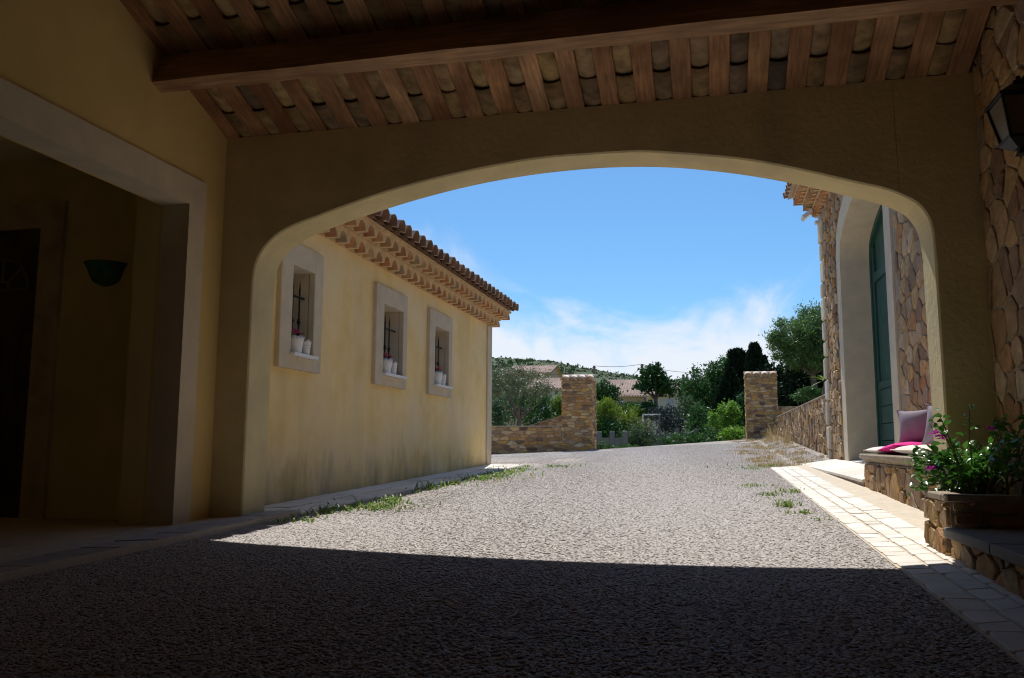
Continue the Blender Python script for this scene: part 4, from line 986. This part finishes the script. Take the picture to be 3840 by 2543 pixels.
# ------------------------------------------------------------------ gate posts and garden walls
def gatepost(x0, x1, y0, y1, zb, zt, seed, label):
    e = empty('gate_pillar', ((x0+x1)/2, (y0+y1)/2, zb), label, 'gate pillar', 'gate pillars of the drive')
    co_ = MB().box(x0+.02, x1-.02, y0+.02, y1-.02, zb-.5, zt).build('core', MORTAR, e)
    masonry(co_, (x0, y0+.02, zb-.06), (1, 0, 0), (0, 0, 1), (0, -1, 0), x1-x0, zt-zb+.04, .23, .085, STONEG, seed, .009, .022, drop=.14, jit=.27)
    masonry(co_, (x1-.02, y0, zb-.06), (0, 1, 0), (0, 0, 1), (1, 0, 0), y1-y0, zt-zb+.04, .23, .09, STONEG, seed+1, .009, .022, drop=.14, jit=.27)
    masonry(co_, (x0+.02, y1, zb-.06), (0, -1, 0), (0, 0, 1), (-1, 0, 0), y1-y0, zt-zb+.04, .23, .09, STONEG, seed+2, .009, .022, drop=.14, jit=.27)
    cap = MB().box(x0-.0, x1+.0, y0+.06, y1-.06, zt, zt+.10).build('cap_bed', GMORT, e)
    n = 4; sp = (x1-x0+.06)/n; ct = half_tile(.50, sp*.5, .018, 10, .88, TILE, .86, 'cap_tile', TILESHADE, 0)
    for i in range(n):
        for s_ in (0, 1):
            inst('cap_tile', ct, (x0-.03+sp*(i+.5), y0-.07 if s_ == 0 else y1+.07, zt-.01), e, (0, .24, -math.pi/2 if s_ == 0 else math.pi/2))
    rt2 = half_tile(x1-x0+.06, .13, .014, 10, .55, TILE, 1, 'ridge_tile'); inst('ridge_tile', rt2, (x1+.03, (y0+y1)/2, zt+.14), e)
    return e
gatepost(-4.60, -3.63, 26, 26.95, -.22, 2.02, 101, 'tall ochre rubble gate pillar joined to the low garden wall beside the ochre house')
gatepost(1.11, 2.16, 30, 30.95, .26, 2.37, 111, 'tall brown rubble gate pillar standing at the end of the barn boundary wall')
gw = empty('garden_wall', (-6.5, 26.2, -.3), 'low ochre rubble garden wall running up to the gate pillar', 'wall')
c_ = MB().box(-10.5, -4.58, 26.02, 26.4, -.9, .56).build('core', MORTAR, gw)
masonry(c_, (-10.0, 26.02, -.42), (1, 0, 0), (0, 0, 1), (0, -1, 0), 5.42, .98, .27, .115, STONEG, 121, .010, .022, jit=.3, key=lambda u, v: -u)
for k in range(9): MB().cbox(-10.5+.655*k, -10.5+.655*(k+1)-.01, 25.97, 26.42, .562, .60, .01).build('coping', COPING, gw)
rw2 = empty('raked_wall', (-5, 27.5, -.3), 'rubble wall with raked top climbing to the gate pillar behind the garden wall', 'wall')
P = [(-6.6, .35), (-5.9, .62), (-4.62, 1.02), (-4.62, -.9), (-6.6, -.9)]
co2 = mk('core', [(x, 27.02, z) for x, z in P]+[(x, 27.35, z) for x, z in P], [(4, 3, 2, 1, 0), (5, 6, 7, 8, 9)]+[(i, (i+1) % 5, 5+(i+1) % 5, 5+i) for i in range(5)], MORTAR, rw2)
masonry(co2, (-6.6, 27.02, 0), (1, 0, 0), (0, 0, 1), (0, -1, 0), 1.98, 1.0, .25, .13, STONEG, 131, .012, .02, outline=[(0, 0), (1.98, 0), (1.98, 1.0), (.7, .6), (0, .35)])
bw2 = empty('boundary_wall', (2.2, 23, -.1), 'long rubble boundary wall from the barn corner up to the gate pillar', 'wall')
c_ = MB().box(2.08, 2.45, 16.25, 30.9, -.9, .93).build('core', MORTARD, bw2)
masonry(c_, (2.08, 16.28, -.32), (0, 1, 0), (0, 0, 1), (-1, 0, 0), 14.4, 1.27, .24, .17, STONE, 141, .010, .035, key=lambda u, v: u, keep=lambda u, v: v-.32 > zdrive(2.08, 16.28+u)-.14)
for k in range(22): MB().cbox(2.03, 2.47, 16.28+.665*k, 16.28+.665*(k+1)-.012, .932, .965, .01).build('coping', COPING, bw2)
bw3 = empty('side_wall', (3.6, 32.5, .3), 'shaded rubble wall running back behind the right gate pillar', 'wall')
c_ = MB().box(2.17, 5.6, 32.42, 32.8, -.4, 1.45).build('core', MORTARD, bw3)
masonry(c_, (2.17, 32.42, .1), (1, 0, 0), (0, 0, 1), (0, -1, 0), 3.4, 1.35, .26, .15, STONE, 151, .012, .025)

# ------------------------------------------------------------------ plants
def crown_pts(ell, n, r, clump=60, sig=.16, shell=.55):
    """leaf positions: clumps spread through the ellipsoids, mostly toward their skin"""
    w_ = np.array([e[3]*e[4]*e[5] for e in ell])**.67; w_ /= w_.sum(); cl = []
    for k in range(clump):
        e = ell[r.choice(len(ell), p=w_)]; d = r.normal(size=3); d /= np.linalg.norm(d); q = shell+(1-shell)*r.random()**.6
        cl.append((np.array(e[:3])+d*np.array(e[3:])*q, np.array(e[3:]), d))
    ci = r.integers(0, clump, n); C = np.array([c[0] for c in cl])[ci]; S = np.array([c[1] for c in cl])[ci]; D = np.array([c[2] for c in cl])[ci]
    return C+r.normal(size=(n, 3))*S*sig, D, [c[0] for c in cl]
def leaves(P, D, r, lw_, ll_, up=.3, out=.5, spread=1.0, bias=None):
    n = len(P); d = D*out+r.normal(size=(n, 3))*spread*.6; d[:, 2] += up
    if bias is not None: d += np.array(bias)
    d /= np.linalg.norm(d, axis=1, keepdims=True)+1e-9
    s = np.cross(d, r.normal(size=(n, 3))); s /= np.linalg.norm(s, axis=1, keepdims=True)+1e-9
    k = r.uniform(.65, 1.35, (n, 1)); a = d*ll_*k; b = s*lw_*k*.5
    V = np.stack([P-a*.5, P+b*.9, P+a*.5, P-b*.9], 1).reshape(-1, 3)
    return V, np.arange(4*n).reshape(n, 4)
def mesh_np(name, V, F, m, parent, smooth=False):
    me = bpy.data.meshes.new(name); l = np.array(wloc(parent)) if parent else np.zeros(3); V = np.asarray(V, float)-l
    me.vertices.add(len(V)); me.vertices.foreach_set('co', V.ravel()); k = F.shape[1]; me.loops.add(F.size); me.loops.foreach_set('vertex_index', F.ravel().astype(np.int32))
    me.polygons.add(len(F)); me.polygons.foreach_set('loop_start', np.arange(0, F.size, k, dtype=np.int32)); me.materials.append(m); me.update(calc_edges=True)
    o = bpy.data.objects.new(name, me); link(o, parent); return o
def tree(name, label, cat, base, ell, n, lw_, ll_, m, seed, trunk=.12, clump=60, sig=.16, up=.3, shell=.55, limbs=9, grp=None, spread=1.0, stem='trunk', crown='crown', fork=.45, lean=(0, 0), out=.5, bias=None):
    r = np.random.default_rng(seed); base = Vector(base)
    e = empty(name, base, label, cat, grp)
    P, D, cl = crown_pts(ell, n, r, clump, sig, shell); V, F = leaves(P, D, r, lw_, ll_, up, out, spread, bias)
    mesh_np(crown, V, F, m, e)
    if trunk:
        b = MB(); c = Vector(np.mean([q[:3] for q in ell], 0)); f = base+(c-base)*fork; f += Vector((lean[0], lean[1], 0))
        b.tube([base-Vector((0, 0, .3)), base+(f-base)*.3+Vector((.03, .02, 0)), base+(f-base)*.7, f], [trunk*1.35, trunk, trunk*.9, trunk*.75], 9)
        pick = r.choice(len(cl), min(limbs, len(cl)), replace=False)
        for i in pick:
            t = Vector(cl[i]); md_ = f+(t-f)*.5+Vector(r.normal(size=3)*.06*(t-f).length)+Vector((0, 0, -.03*(t-f).length))
            b.tube([f-(f-base)*.12, f+(md_-f)*.5, md_, t], [trunk*.6, trunk*.40, trunk*.24, trunk*.06], 6)
        b.build(stem, BARK, e, True)
    return e
def E_(x, y, Y, rx, rz, ry=None):
    c = at(x, y, Y); k = Y/math.cos(0)/FPX*DS*1.03
    return (c.x, c.y, c.z, rx*k, (ry or rx)*k, rz*k)
def gz(x, Y): p = at(x, 1000, Y); return Vector((p.x, Y, zterr(p.x, Y)))
# left olive behind the garden wall
tree('olive_tree', 'sparse grey-green olive tree with forked trunk behind the garden wall', 'tree', at(1196, 992, 31), [E_(1165, 888, 31, 42, 38), E_(1225, 885, 31, 52, 36), E_(1195, 868, 31.5, 55, 24), E_(1255, 905, 31, 26, 24), E_(1120, 890, 31, 40, 36)], 10000, .026, .09, L_OLIVE, 1, .095, 170, .13, .25, .35, 9, fork=.24, lean=(.12, 0))
BU = [
 ('shrub', 'dark green hedge shrub under the eaves of the low red-roofed house', 'shrub', 1465, 60, [(1455, 945, 60, 30, 16), (1490, 948, 61, 26, 16)], 2600, .12, .18, L_TREE),
 ('shrub', 'tall green shrub screening the wall of the cream bungalow', 'shrub', 1600, 64, [(1600, 950, 64, 26, 26), (1570, 962, 63, 22, 14)], 2600, .12, .18, L_MID),
 # name, label, category, px x, base Y, ellipsoids(px), n, lw, ll, mat, trunk
 ('shrub', 'dense grey-green shrub behind the garden wall under the olive', 'shrub', 1165, 36, [(1160, 960, 36, 32, 34), (1140, 930, 37, 26, 30)], 2600, .07, .12, L_GREY),
 ('shrub', 'bushy mid green shrub behind the raked wall', 'shrub', 1245, 38, [(1240, 955, 38, 36, 32), (1225, 925, 39, 26, 24), (1262, 940, 38, 22, 26)], 3000, .07, .13, L_MID),
 ('shrub', 'yellow-green feathery shrub against the left gate pillar', 'shrub', 1290, 40, [(1288, 950, 40, 17, 32)], 1500, .045, .20, L_YEL),
 ('shrub', 'broad-leaved grey shrub seen through the olive branches', 'shrub', 1180, 42, [(1185, 935, 42, 55, 28)], 2500, .10, .16, L_GREY),
 ('young_tree', 'bright green bushy tree right of the left gate pillar', 'tree', 1402, 52, [(1400, 908, 52, 27, 24), (1385, 925, 52, 20, 24), (1415, 925, 52, 18, 20)], 3000, .10, .17, L_TREE),
 ('bamboo_clump', 'yellow-green bamboo clump filling the gap beside the left gate pillar', 'bamboo', 1420, 39, [(1400, 965, 39, 30, 36), (1440, 970, 39.5, 36, 34), (1462, 985, 39, 26, 32), (1392, 1000, 38.5, 24, 28)], 5600, .035, .21, L_YEL),
 ('shrub', 'dark leafy undergrowth below the bamboo clump', 'shrub', 1418, 38.5, [(1415, 1003, 38.2, 44, 26)], 2600, .08, .15, L_TREE),
 ('shrub', 'loose grey-green willow-like shrub right of the bamboo', 'shrub', 1482, 36, [(1480, 1005, 36, 30, 30), (1462, 1020, 35.5, 26, 20), (1500, 1022, 35.5, 24, 18)], 3000, .04, .15, L_GREY),
 ('shrub', 'dusky purple-grey round bush in front of the far house', 'shrub', 1555, 46, [(1552, 975, 46, 30, 30), (1525, 962, 47, 24, 18)], 2800, .08, .13, L_BLUE),
 ('shrub', 'pale green airy shrub beside the dusky bush', 'shrub', 1590, 48, [(1588, 955, 48, 24, 34)], 1800, .08, .14, L_GREY),
 ('shrub', 'mid green shrub with loose branches below the dark conifers', 'shrub', 1625, 42, [(1622, 975, 42, 32, 34), (1610, 1000, 41, 32, 24)], 3000, .08, .14, L_MID),
 ('shrub', 'low dark shrub between the concrete fence and the gate', 'shrub', 1580, 37, [(1575, 1018, 37, 40, 18), (1640, 1015, 37, 30, 20)], 2600, .07, .12, L_MID),
 ('shrub', 'lime green leafy shrub at the foot of the right gate pillar', 'shrub', 1690, 33.5, [(1690, 1008, 33.5, 26, 16), (1708, 1000, 33.8, 16, 14)], 1500, .06, .11, L_LIME),
 ('shrub', 'yellow-tipped shrub left of the right gate pillar', 'shrub', 1672, 39, [(1668, 968, 39, 24, 26), (1690, 955, 39.5, 22, 22)], 2200, .07, .14, L_LIME),
 ('shrub', 'dark green shrub mass beside the right gate pillar', 'shrub', 1708, 41, [(1712, 960, 41, 24, 40), (1690, 990, 40, 28, 26)], 2600, .09, .14, L_TREE),
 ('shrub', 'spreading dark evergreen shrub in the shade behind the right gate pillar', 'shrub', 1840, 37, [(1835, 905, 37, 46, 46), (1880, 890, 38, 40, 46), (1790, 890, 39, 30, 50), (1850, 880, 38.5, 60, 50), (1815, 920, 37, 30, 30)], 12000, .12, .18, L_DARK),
 ('shrub', 'fern-like green shrub above the boundary wall by the barn', 'shrub', 1880, 24, [(1880, 908, 24, 24, 11), (1850, 918, 25, 18, 8)], 1300, .035, .12, L_MID),
 ('shrub', 'low green weeds bush at the foot of the left gate pillar', 'shrub', 1382, 29, [(1384, 1030, 29, 12, 12), (1410, 1035, 29.5, 18, 6), (1450, 1034, 30, 22, 6)], 1300, .035, .09, L_MID),
]
for i, (nm, lb, ct_, px, Y, el, n, a, b_, m) in enumerate(BU):
    tree(nm, lb, ct_, gz(px, Y), [E_(*q) for q in el], n, a, b_, m, 300+i, .05, 46, .22, .25, .35, 7, stem='stem', crown='foliage')
# trees
TR = [
 ('broadleaf_tree', 'round dark green street tree with bare trunk before the far red-roofed house', 'tree', 1516, 62, 960, [(1508, 868, 62, 28, 24), (1530, 885, 62, 24, 24), (1490, 893, 62, 22, 18), (1540, 905, 62, 22, 14), (1515, 850, 62, 16, 12)], 4500, .13, .22, L_TREE, .17),
 ('broadleaf_tree', 'large rounded mid green tree left of the dark conifers', 'tree', 1640, 66, 985, [(1640, 880, 66, 42, 38), (1610, 910, 66, 34, 40), (1665, 865, 66, 34, 26), (1635, 930, 65, 38, 40)], 6500, .14, .22, L_MID, .25),
 ('broadleaf_tree', 'pale airy tree between the far house and the large rounded tree', 'tree', 1582, 72, 970, [(1580, 895, 72, 22, 26), (1590, 920, 72, 20, 20)], 1800, .12, .2, L_GREY, .14),
 ('broadleaf_tree', 'light green tree crown showing behind the two tall cypresses', 'tree', 1728, 75, 990, [(1725, 860, 75, 30, 30), (1690, 850, 76, 32, 26)], 2600, .15, .24, L_MID, .22),
 ('large_olive_tree', 'large dense green olive tree rising beyond the barn corner', 'tree', 1888, 36, 935, [(1835, 775, 36, 56, 42), (1880, 770, 36.5, 50, 55), (1800, 800, 36, 36, 34), (1860, 825, 36, 50, 34), (1905, 730, 37, 30, 26), (1930, 800, 36, 50, 60)], 30000, .04, .14, L_OLIVEG, .13),
]
for i, (nm, lb, ct_, px, Y, by, el, n, a, b_, m, tk) in enumerate(TR):
    tree(nm, lb, ct_, at(px, by, Y), [E_(*q) for q in el], n, a, b_, m, 400+i, tk, 170, .15, .25, .4, 12, fork=.5)
def conifer(label, px, Y, ytop, ybase, wpx, n, seed, prof_, ragged=.06):
    r = np.random.default_rng(seed); t = at(px, ytop, Y); bp_ = at(px, ybase, Y); H = t.z-bp_.z; k = Y/FPX*DS*1.03
    e = empty('conifer', bp_, label, 'conifer', 'dark conifers beyond the gate')
    u = r.random(n)**.8; a = r.random(n)*2*math.pi; R = np.interp(u, [p[0] for p in prof_], [p[1] for p in prof_])*wpx*.5*k*(1+ragged*np.sin(a*5+u*23)+r.normal(size=n)*ragged)*np.where(r.random(n) < .75, 1, r.random(n))
    P = np.stack([bp_.x+R*np.cos(a), bp_.y+R*np.sin(a), bp_.z+u*H], 1); D = np.stack([np.cos(a), np.sin(a), np.full(n, .9)], 1)
    V, F = leaves(P, D, r, .13, .36, .5, .8, .5); mesh_np('crown', V, F, L_DARK, e)
    b = MB(); b.tube([bp_-Vector((0, 0, 1)), bp_+Vector((0, 0, H*.4)), t-Vector((0, 0, H*.08))], [.2, .14, .03], 8); b.build('trunk', BARK, e, True)
    b = MB(); b.lathe([(np.interp(q, [p[0] for p in prof_], [p[1] for p in prof_])*wpx*.5*k*.8, q*H) for q in np.linspace(0, .97, 9)], tuple(bp_), 12); b.build('inner_crown', L_DARK, e)
CONE = [(0, .8), (.15, 1), (.4, .86), (.7, .5), (.9, .22), (1, .04)]; COLM = [(0, .9), (.3, 1), (.7, .85), (.9, .6), (1, .2)]
conifer('broad cone-shaped dark conifer left of the right gate pillar', 1692, 48, 855, 1010, 84, 5200, 1, CONE)
conifer('ragged-topped dark conifer behind the broad cone', 1708, 56, 808, 990, 56, 4200, 2, [(0, 1), (.5, .95), (.72, .62), (.80, .66), (.88, .42), (.95, .5), (1, .15)], .22)
conifer('tall slim cypress with narrow rounded top behind the right gate pillar', 1750, 54, 795, 990, 42, 3600, 3, COLM)
conifer('shorter pointed cypress beside the slim cypress', 1772, 53, 825, 990, 46, 3000, 4, CONE)
# yucca-like fronds by the barn corner
yp = empty('palm_shrub', at(1905, 905, 22.5), 'yellow-green palm-like fronds arching by the barn corner', 'plant')
b = MB(); r = random.Random(3); o_ = at(1908, 880, 22.5)
b2 = MB().tube([at(1905, 935, 22.5), at(1906, 905, 22.5), o_], [.05, .045, .03], 7); b2.build('stem', BARK, yp, True)
for k in range(26):
    a = r.uniform(0, 6.28); l_ = r.uniform(.35, .62); el_ = r.uniform(-.2, .7); d = Vector((math.cos(a)*math.cos(el_), math.sin(a)*math.cos(el_), math.sin(el_))); s_ = d.cross(Vector((0, 0, 1))).normalized()*.018
    P = [o_+d*l_*t-Vector((0, 0, .25*l_*t*t)) for t in (0, .35, .7, 1)]
    b.add([P[0]-s_, P[0]+s_, P[1]-s_, P[1]+s_, P[2]-s_*.7, P[2]+s_*.7, P[3]], [(0, 1, 3, 2), (2, 3, 5, 4), (4, 5, 6)])
b.build('fronds', L_YEL, yp)

# ------------------------------------------------------------------ far houses, poles, fences
def corrug(b, x0, x1, y0, z0, y1, z1, step=.28, amp=.07):
    n = int((x1-x0)/step*4); s = len(b.V)
    for i in range(n+1):
        x = x0+(x1-x0)*i/n; q = amp*math.sin(2*math.pi*i/4); b.V += [(x, y0, z0+q), (x, y1, z1+q)]
    b.F += [(s+2*i, s+2*i+2, s+2*i+3, s+2*i+1) for i in range(n)]
def farhouse(x0, x1, yt, yb, Y, m, label, pitch_=.32, depth=7, wins=(), over=.4, gable=False):
    a, c = at(x0, yt, Y), at(x1, yb, Y); zt, zb = a.z, min(c.z, zterr((a.x+c.x)/2, Y))-.3; X0, X1 = a.x, c.x
    e = empty('far_house', ((X0+X1)/2, Y+depth/2, zb+.3), label, 'house')
    h = depth/2*pitch_
    w_ = MB().box(X0, X1, Y, Y+depth, zb, zt)
    for x in (X0, X1): w_.add([(x, Y, zt), (x, Y+depth, zt), (x, Y+depth/2, zt+h)], [(0, 1, 2)])
    wo = w_.build('wall', m, e)
    b = MB(); corrug(b, X0-over, X1+over, Y-over, zt-over*pitch_+.03, Y+depth/2, zt+h+.03); corrug(b, X0-over, X1+over, Y+depth+over, zt-over*pitch_+.03, Y+depth/2, zt+h+.03)
    ro = b.build('roof', FARTILE, e)
    b = MB()
    for (ya, za, yb_, zb_) in ((Y-over, zt-over*pitch_, Y+depth/2, zt+h), (Y+depth+over, zt-over*pitch_, Y+depth/2, zt+h)): b.add([(X0-over, ya, za-.12), (X1+over, ya, za-.12), (X1+over, yb_, zb_-.12), (X0-over, yb_, zb_-.12), (X0-over, ya, za-.02), (X1+over, ya, za-.02)], [(0, 1, 2, 3), (0, 4, 5, 1)])
    b.build('soffit', GMORT, ro)
    for (wx0, wx1, wy0, wy1, mm) in wins:
        p, q = at(wx0, wy0, Y-.02), at(wx1, wy1, Y-.02)
        f = MB().box(p.x-.06, q.x+.06, Y-.05, Y+.02, q.z-.06, p.z+.06).build('window', WALLG, e); MB().box(p.x, q.x, Y-.075, Y-.02, q.z, p.z).build('pane', mm, f)
    return e
farhouse(1228, 1345, 897, 950, 75, WALLG, 'pale rendered house with small dark window beside the left gate pillar', wins=[(1283, 1291, 904, 913, GLASSD)])
farhouse(1175, 1268, 862, 930, 105, WALLY, 'ochre two-storey house high behind the olive tree', .28, 9, wins=[(1195, 1203, 885, 897, GLASSD)])
farhouse(1395, 1490, 913, 965, 88, WALLY, 'low house with long red tiled roof left of the round street tree', .42, 9, wins=[(1430, 1440, 925, 940, SHUT)])
farhouse(1408, 1475, 898, 950, 103, WALLC, 'second red roof stepping up behind the low house', .25, 9)
farhouse(1508, 1590, 911, 968, 84, WALLC, 'cream bungalow with red tiled roof right of the round street tree', .4, 7, wins=[(1543, 1558, 924, 937, SHUT), (1572, 1580, 922, 934, SHUT)])
def polething(px, ytop, Y, label):
    t = at(px, ytop, Y); zb = zterr(t.x, Y); e = empty('utility_pole', (t.x, Y, zb), label, 'pole', 'utility poles beyond the gate')
    MB().tube([(t.x, Y, zb-.5), (t.x, Y, t.z)], [.19, .15], 8).build('post', POLE, e, True)
    MB().cbox(t.x-.2, t.x+.2, Y-.04, Y+.04, t.z-.25, t.z-.17, .01).build('crossarm', POLE, e); return t
p1 = polething(1153, 842, 95, 'short dark utility pole showing above the olive crown')
p2 = polething(1374, 846, 95, 'dark utility pole rising right of the left gate pillar')
p3 = polething(1485, 842, 100, 'dark utility pole behind the round street tree')
def wire(a, b, sag, label):
    a, b = Vector(a), Vector(b); o = MB().tube([a+(b-a)*t-Vector((0, 0, 4*sag*t*(1-t))) for t in np.linspace(0, 1, 15)], .024, 4).build('overhead_wire', POLE); tag(o, label, 'wire', 'overhead wires')
wire(p1-Vector((0, 0, .2)), p2-Vector((0, 0, .2)), .9, 'thin wire strung from the short pole to the pole by the left gate pillar')
wire(p2, p3, .2, 'taut thin wire between the two poles left of the street tree')
wire(p2-Vector((0, 0, .2)), p3-Vector((0, 0, .2)), 1.5, 'slack thin wire sagging between the two poles left of the street tree')
wire(p3, at(1640, 858, 110), .5, 'thin wire running from the street tree pole toward the large rounded tree')
wire(at(1440, 888, 95), at(1640, 875, 110), .2, 'lower thin wire passing behind the street tree')
# lamp head beside the post
sl_ = empty('street_lamp', gz(1366, 44), 'small grey street lamp head poking out behind the left gate pillar', 'street lamp')
t = at(1368, 935, 44); bz = zterr(t.x, 44)
MB().tube([(t.x, 44, bz-.3), (t.x, 44, t.z), (t.x+.12, 44, t.z+.08), (t.x+.3, 44, t.z+.1)], [.05, .04, .03, .03], 8).build('post', PLAST, sl_, True)
MB().lathe([(0, .07), (.06, .06), (.10, .0), (.06, -.03), (0, -.03)], (t.x+.36, 44, t.z+.08), 12).build('lamp_head', PLAST, sl_, True)
gl = empty('goal_frame', gz(1510, 46.4), 'white goal frame of thin posts among the shrubs', 'goal')
a, c = at(1487, 959, 46.4), at(1560, 959, 46.4); zb = zterr(a.x, 46.4)
for x in (a.x, c.x): MB().tube([(x, 46.4, zb), (x, 46.4, a.z)], .03, 8).build('post', WHITE, gl, True)
MB().tube([(a.x, 46.4, a.z), (c.x, 46.4, a.z)], .03, 8).build('crossbar', WHITE, gl, True)
def cfence(x0, x1, yt, Y, label, n=2):
    a, c = at(x0, yt, Y), at(x1, yt, Y); zb = min(zterr(a.x, Y), zterr(c.x, Y)); e = empty('concrete_fence', ((a.x+c.x)/2, Y, zb), label, 'fence')
    for i in range(n+1): x = a.x+(c.x-a.x)*i/n; MB().cbox(x-.1, x+.1, Y-.1, Y+.1, zb-.3, a.z+.25, .02).build('post', CONC, e)
    for i in range(n): MB().box(a.x+(c.x-a.x)*i/n+.1, a.x+(c.x-a.x)*(i+1)/n-.1, Y-.05, Y+.05, zb-.3, a.z).build('panel', CONC, e)
cfence(1386, 1446, 1012, 34.5, 'grey concrete panel fence below the bamboo clump', 2)
cfence(1480, 1610, 1004, 40, 'low grey concrete wall among shrubs left of the lime shrub', 3)
# scrub on the hill
r = np.random.default_rng(77); n = 4200; X = r.uniform(-160, 60, n); Y = r.uniform(190, 452, n); s_ = r.uniform(.35, .8, n)+1.2*r.random(n)**8
V = []; F = []; k = 0
Pc = np.array([(x, y, zterr(x, y)+.5) for x, y in zip(X, Y)])
m_ = 14; P = np.repeat(Pc, m_, 0)+r.normal(size=(n*m_, 3))*np.repeat(s_, m_)[:, None]*np.array([.8, .8, .6]); V, F = leaves(P, np.tile([0, 0, 1.], (n*m_, 1)), r, 1.0, 1.3, .2, .3, 1.0)
tag(mesh_np('hill_scrub', V, F, L_SCRUB, None), 'dark green scrub covering the far hillside', 'scrub', kind='stuff')
gx = r.uniform(-30, 30, 2600); gy = r.uniform(32, 70, 2600); P = np.array([(x, y, zterr(x, y)+.15) for x, y in zip(gx, gy)])
P = np.repeat(P, 6, 0)+r.normal(size=(15600, 3))*np.array([.3, .3, .14]); V, F = leaves(P, np.tile([0, 0, 1.], (len(P), 1)), r, .08, .22, .5, .3, 1.0)
tag(mesh_np('undergrowth', V, F, L_MID, None), 'low green undergrowth on the slope beyond the gate', 'ground cover', kind='stuff')

# ------------------------------------------------------------------ weeds and dry grass
def blades(name, spots, m, label, cat, seed, wd=.006, flop=False):
    r = np.random.default_rng(seed); V = []; F = []
    for (x, y, rad, n, h) in spots:
        for i in range(n):
            a = r.uniform(0, 6.28); d = rad*abs(r.normal())*(.95 if flop else .6); bx, by = x+d*math.cos(a), y+d*math.sin(a)*1.5; z = zdrive(bx, by); hh = h*r.uniform(.25, 1.1)*(.75 if flop else 1); t = r.uniform(0, 6.28); ln = hh*r.uniform(.2, .8)*(2.2 if flop else 1)
            dx, dy = math.cos(t), math.sin(t); w_ = wd*r.uniform(.6, 1.5); k = len(V)
            V += [(bx-dy*w_, by+dx*w_, z-.004), (bx+dy*w_, by-dx*w_, z-.004), (bx+dx*ln*.4-dy*w_*.8, by+dy*ln*.4+dx*w_*.8, z+hh*.65), (bx+dx*ln*.4+dy*w_*.8, by+dy*ln*.4-dx*w_*.8, z+hh*.65), (bx+dx*ln, by+dy*ln, z+hh*r.uniform(.75, 1))]
            F += [(k, k+1, k+3, k+2), (k+2, k+3, k+4)]
    tag(mk(name, V, F, m), label, cat, kind='stuff')
r = random.Random(12); sp = []
for k in range(56):
    y = r.choice([r.uniform(5.6, 14.6), r.uniform(6.4, 13.5)]); sp.append((-3.2+abs(r.gauss(0, .10)), y, r.uniform(.04, .12), int(r.uniform(4, 18)), r.uniform(.02, .07)))
sp += [(-2.95, 7.25, .22, 150, .07), (-2.85, 7.05, .18, 120, .07), (-3.0, 7.6, .15, 90, .10), (-3.02, 10.9, .28, 200, .10), (-2.95, 11.6, .28, 190, .10), (-3.05, 12.4, .22, 140, .09), (-3.12, 9.2, .1, 60, .16), (-3.1, 9.9, .14, 70, .10), (-3.05, 13.4, .3, 130, .08), (-2.6, 14.4, .3, 90, .08), (-3.15, 6.55, .12, 60, .10), (-3.05, 6.0, .10, 40, .06)]
blades('weeds', sp, L_WEED, 'bright green weeds growing along the left pavement edge', 'weeds', 21, .0075, True)
sp = [(.55, 9.2, .12, 60, .06), (.62, 8.0, .08, 40, .10), (.70, 7.4, .10, 60, .05), (.45, 10.4, .2, 70, .06), (.80, 9.6, .12, 60, .08), (.6, 7.9, .05, 25, .13), (.78, 6.9, .08, 30, .04), (.9, 15.2, .4, 200, .07), (.6, 14.4, .4, 120, .05)]
blades('weeds', sp, L_WEED, 'sparse green weeds in the gravel along the right pavement edge', 'weeds', 22, .006, True)
r = random.Random(13); sp = []
for k in range(120): y = r.uniform(14.8, 30); x = r.uniform(1.0, 2.0)-(.5 if r.random() < .3 else 0)+(.1*(y-20)/10 if y > 20 else 0); sp.append((min(x, 2.0), y, .26, 60, r.uniform(.025, .09)))
for k in range(14): sp.append((r.uniform(1.6, 2.0), r.uniform(23, 29.7), .15, 16, r.uniform(.2, .5)))
blades('dry_grass', sp, L_DRY, 'straw-coloured dry grass along the foot of the boundary wall', 'grass', 23, .0045)
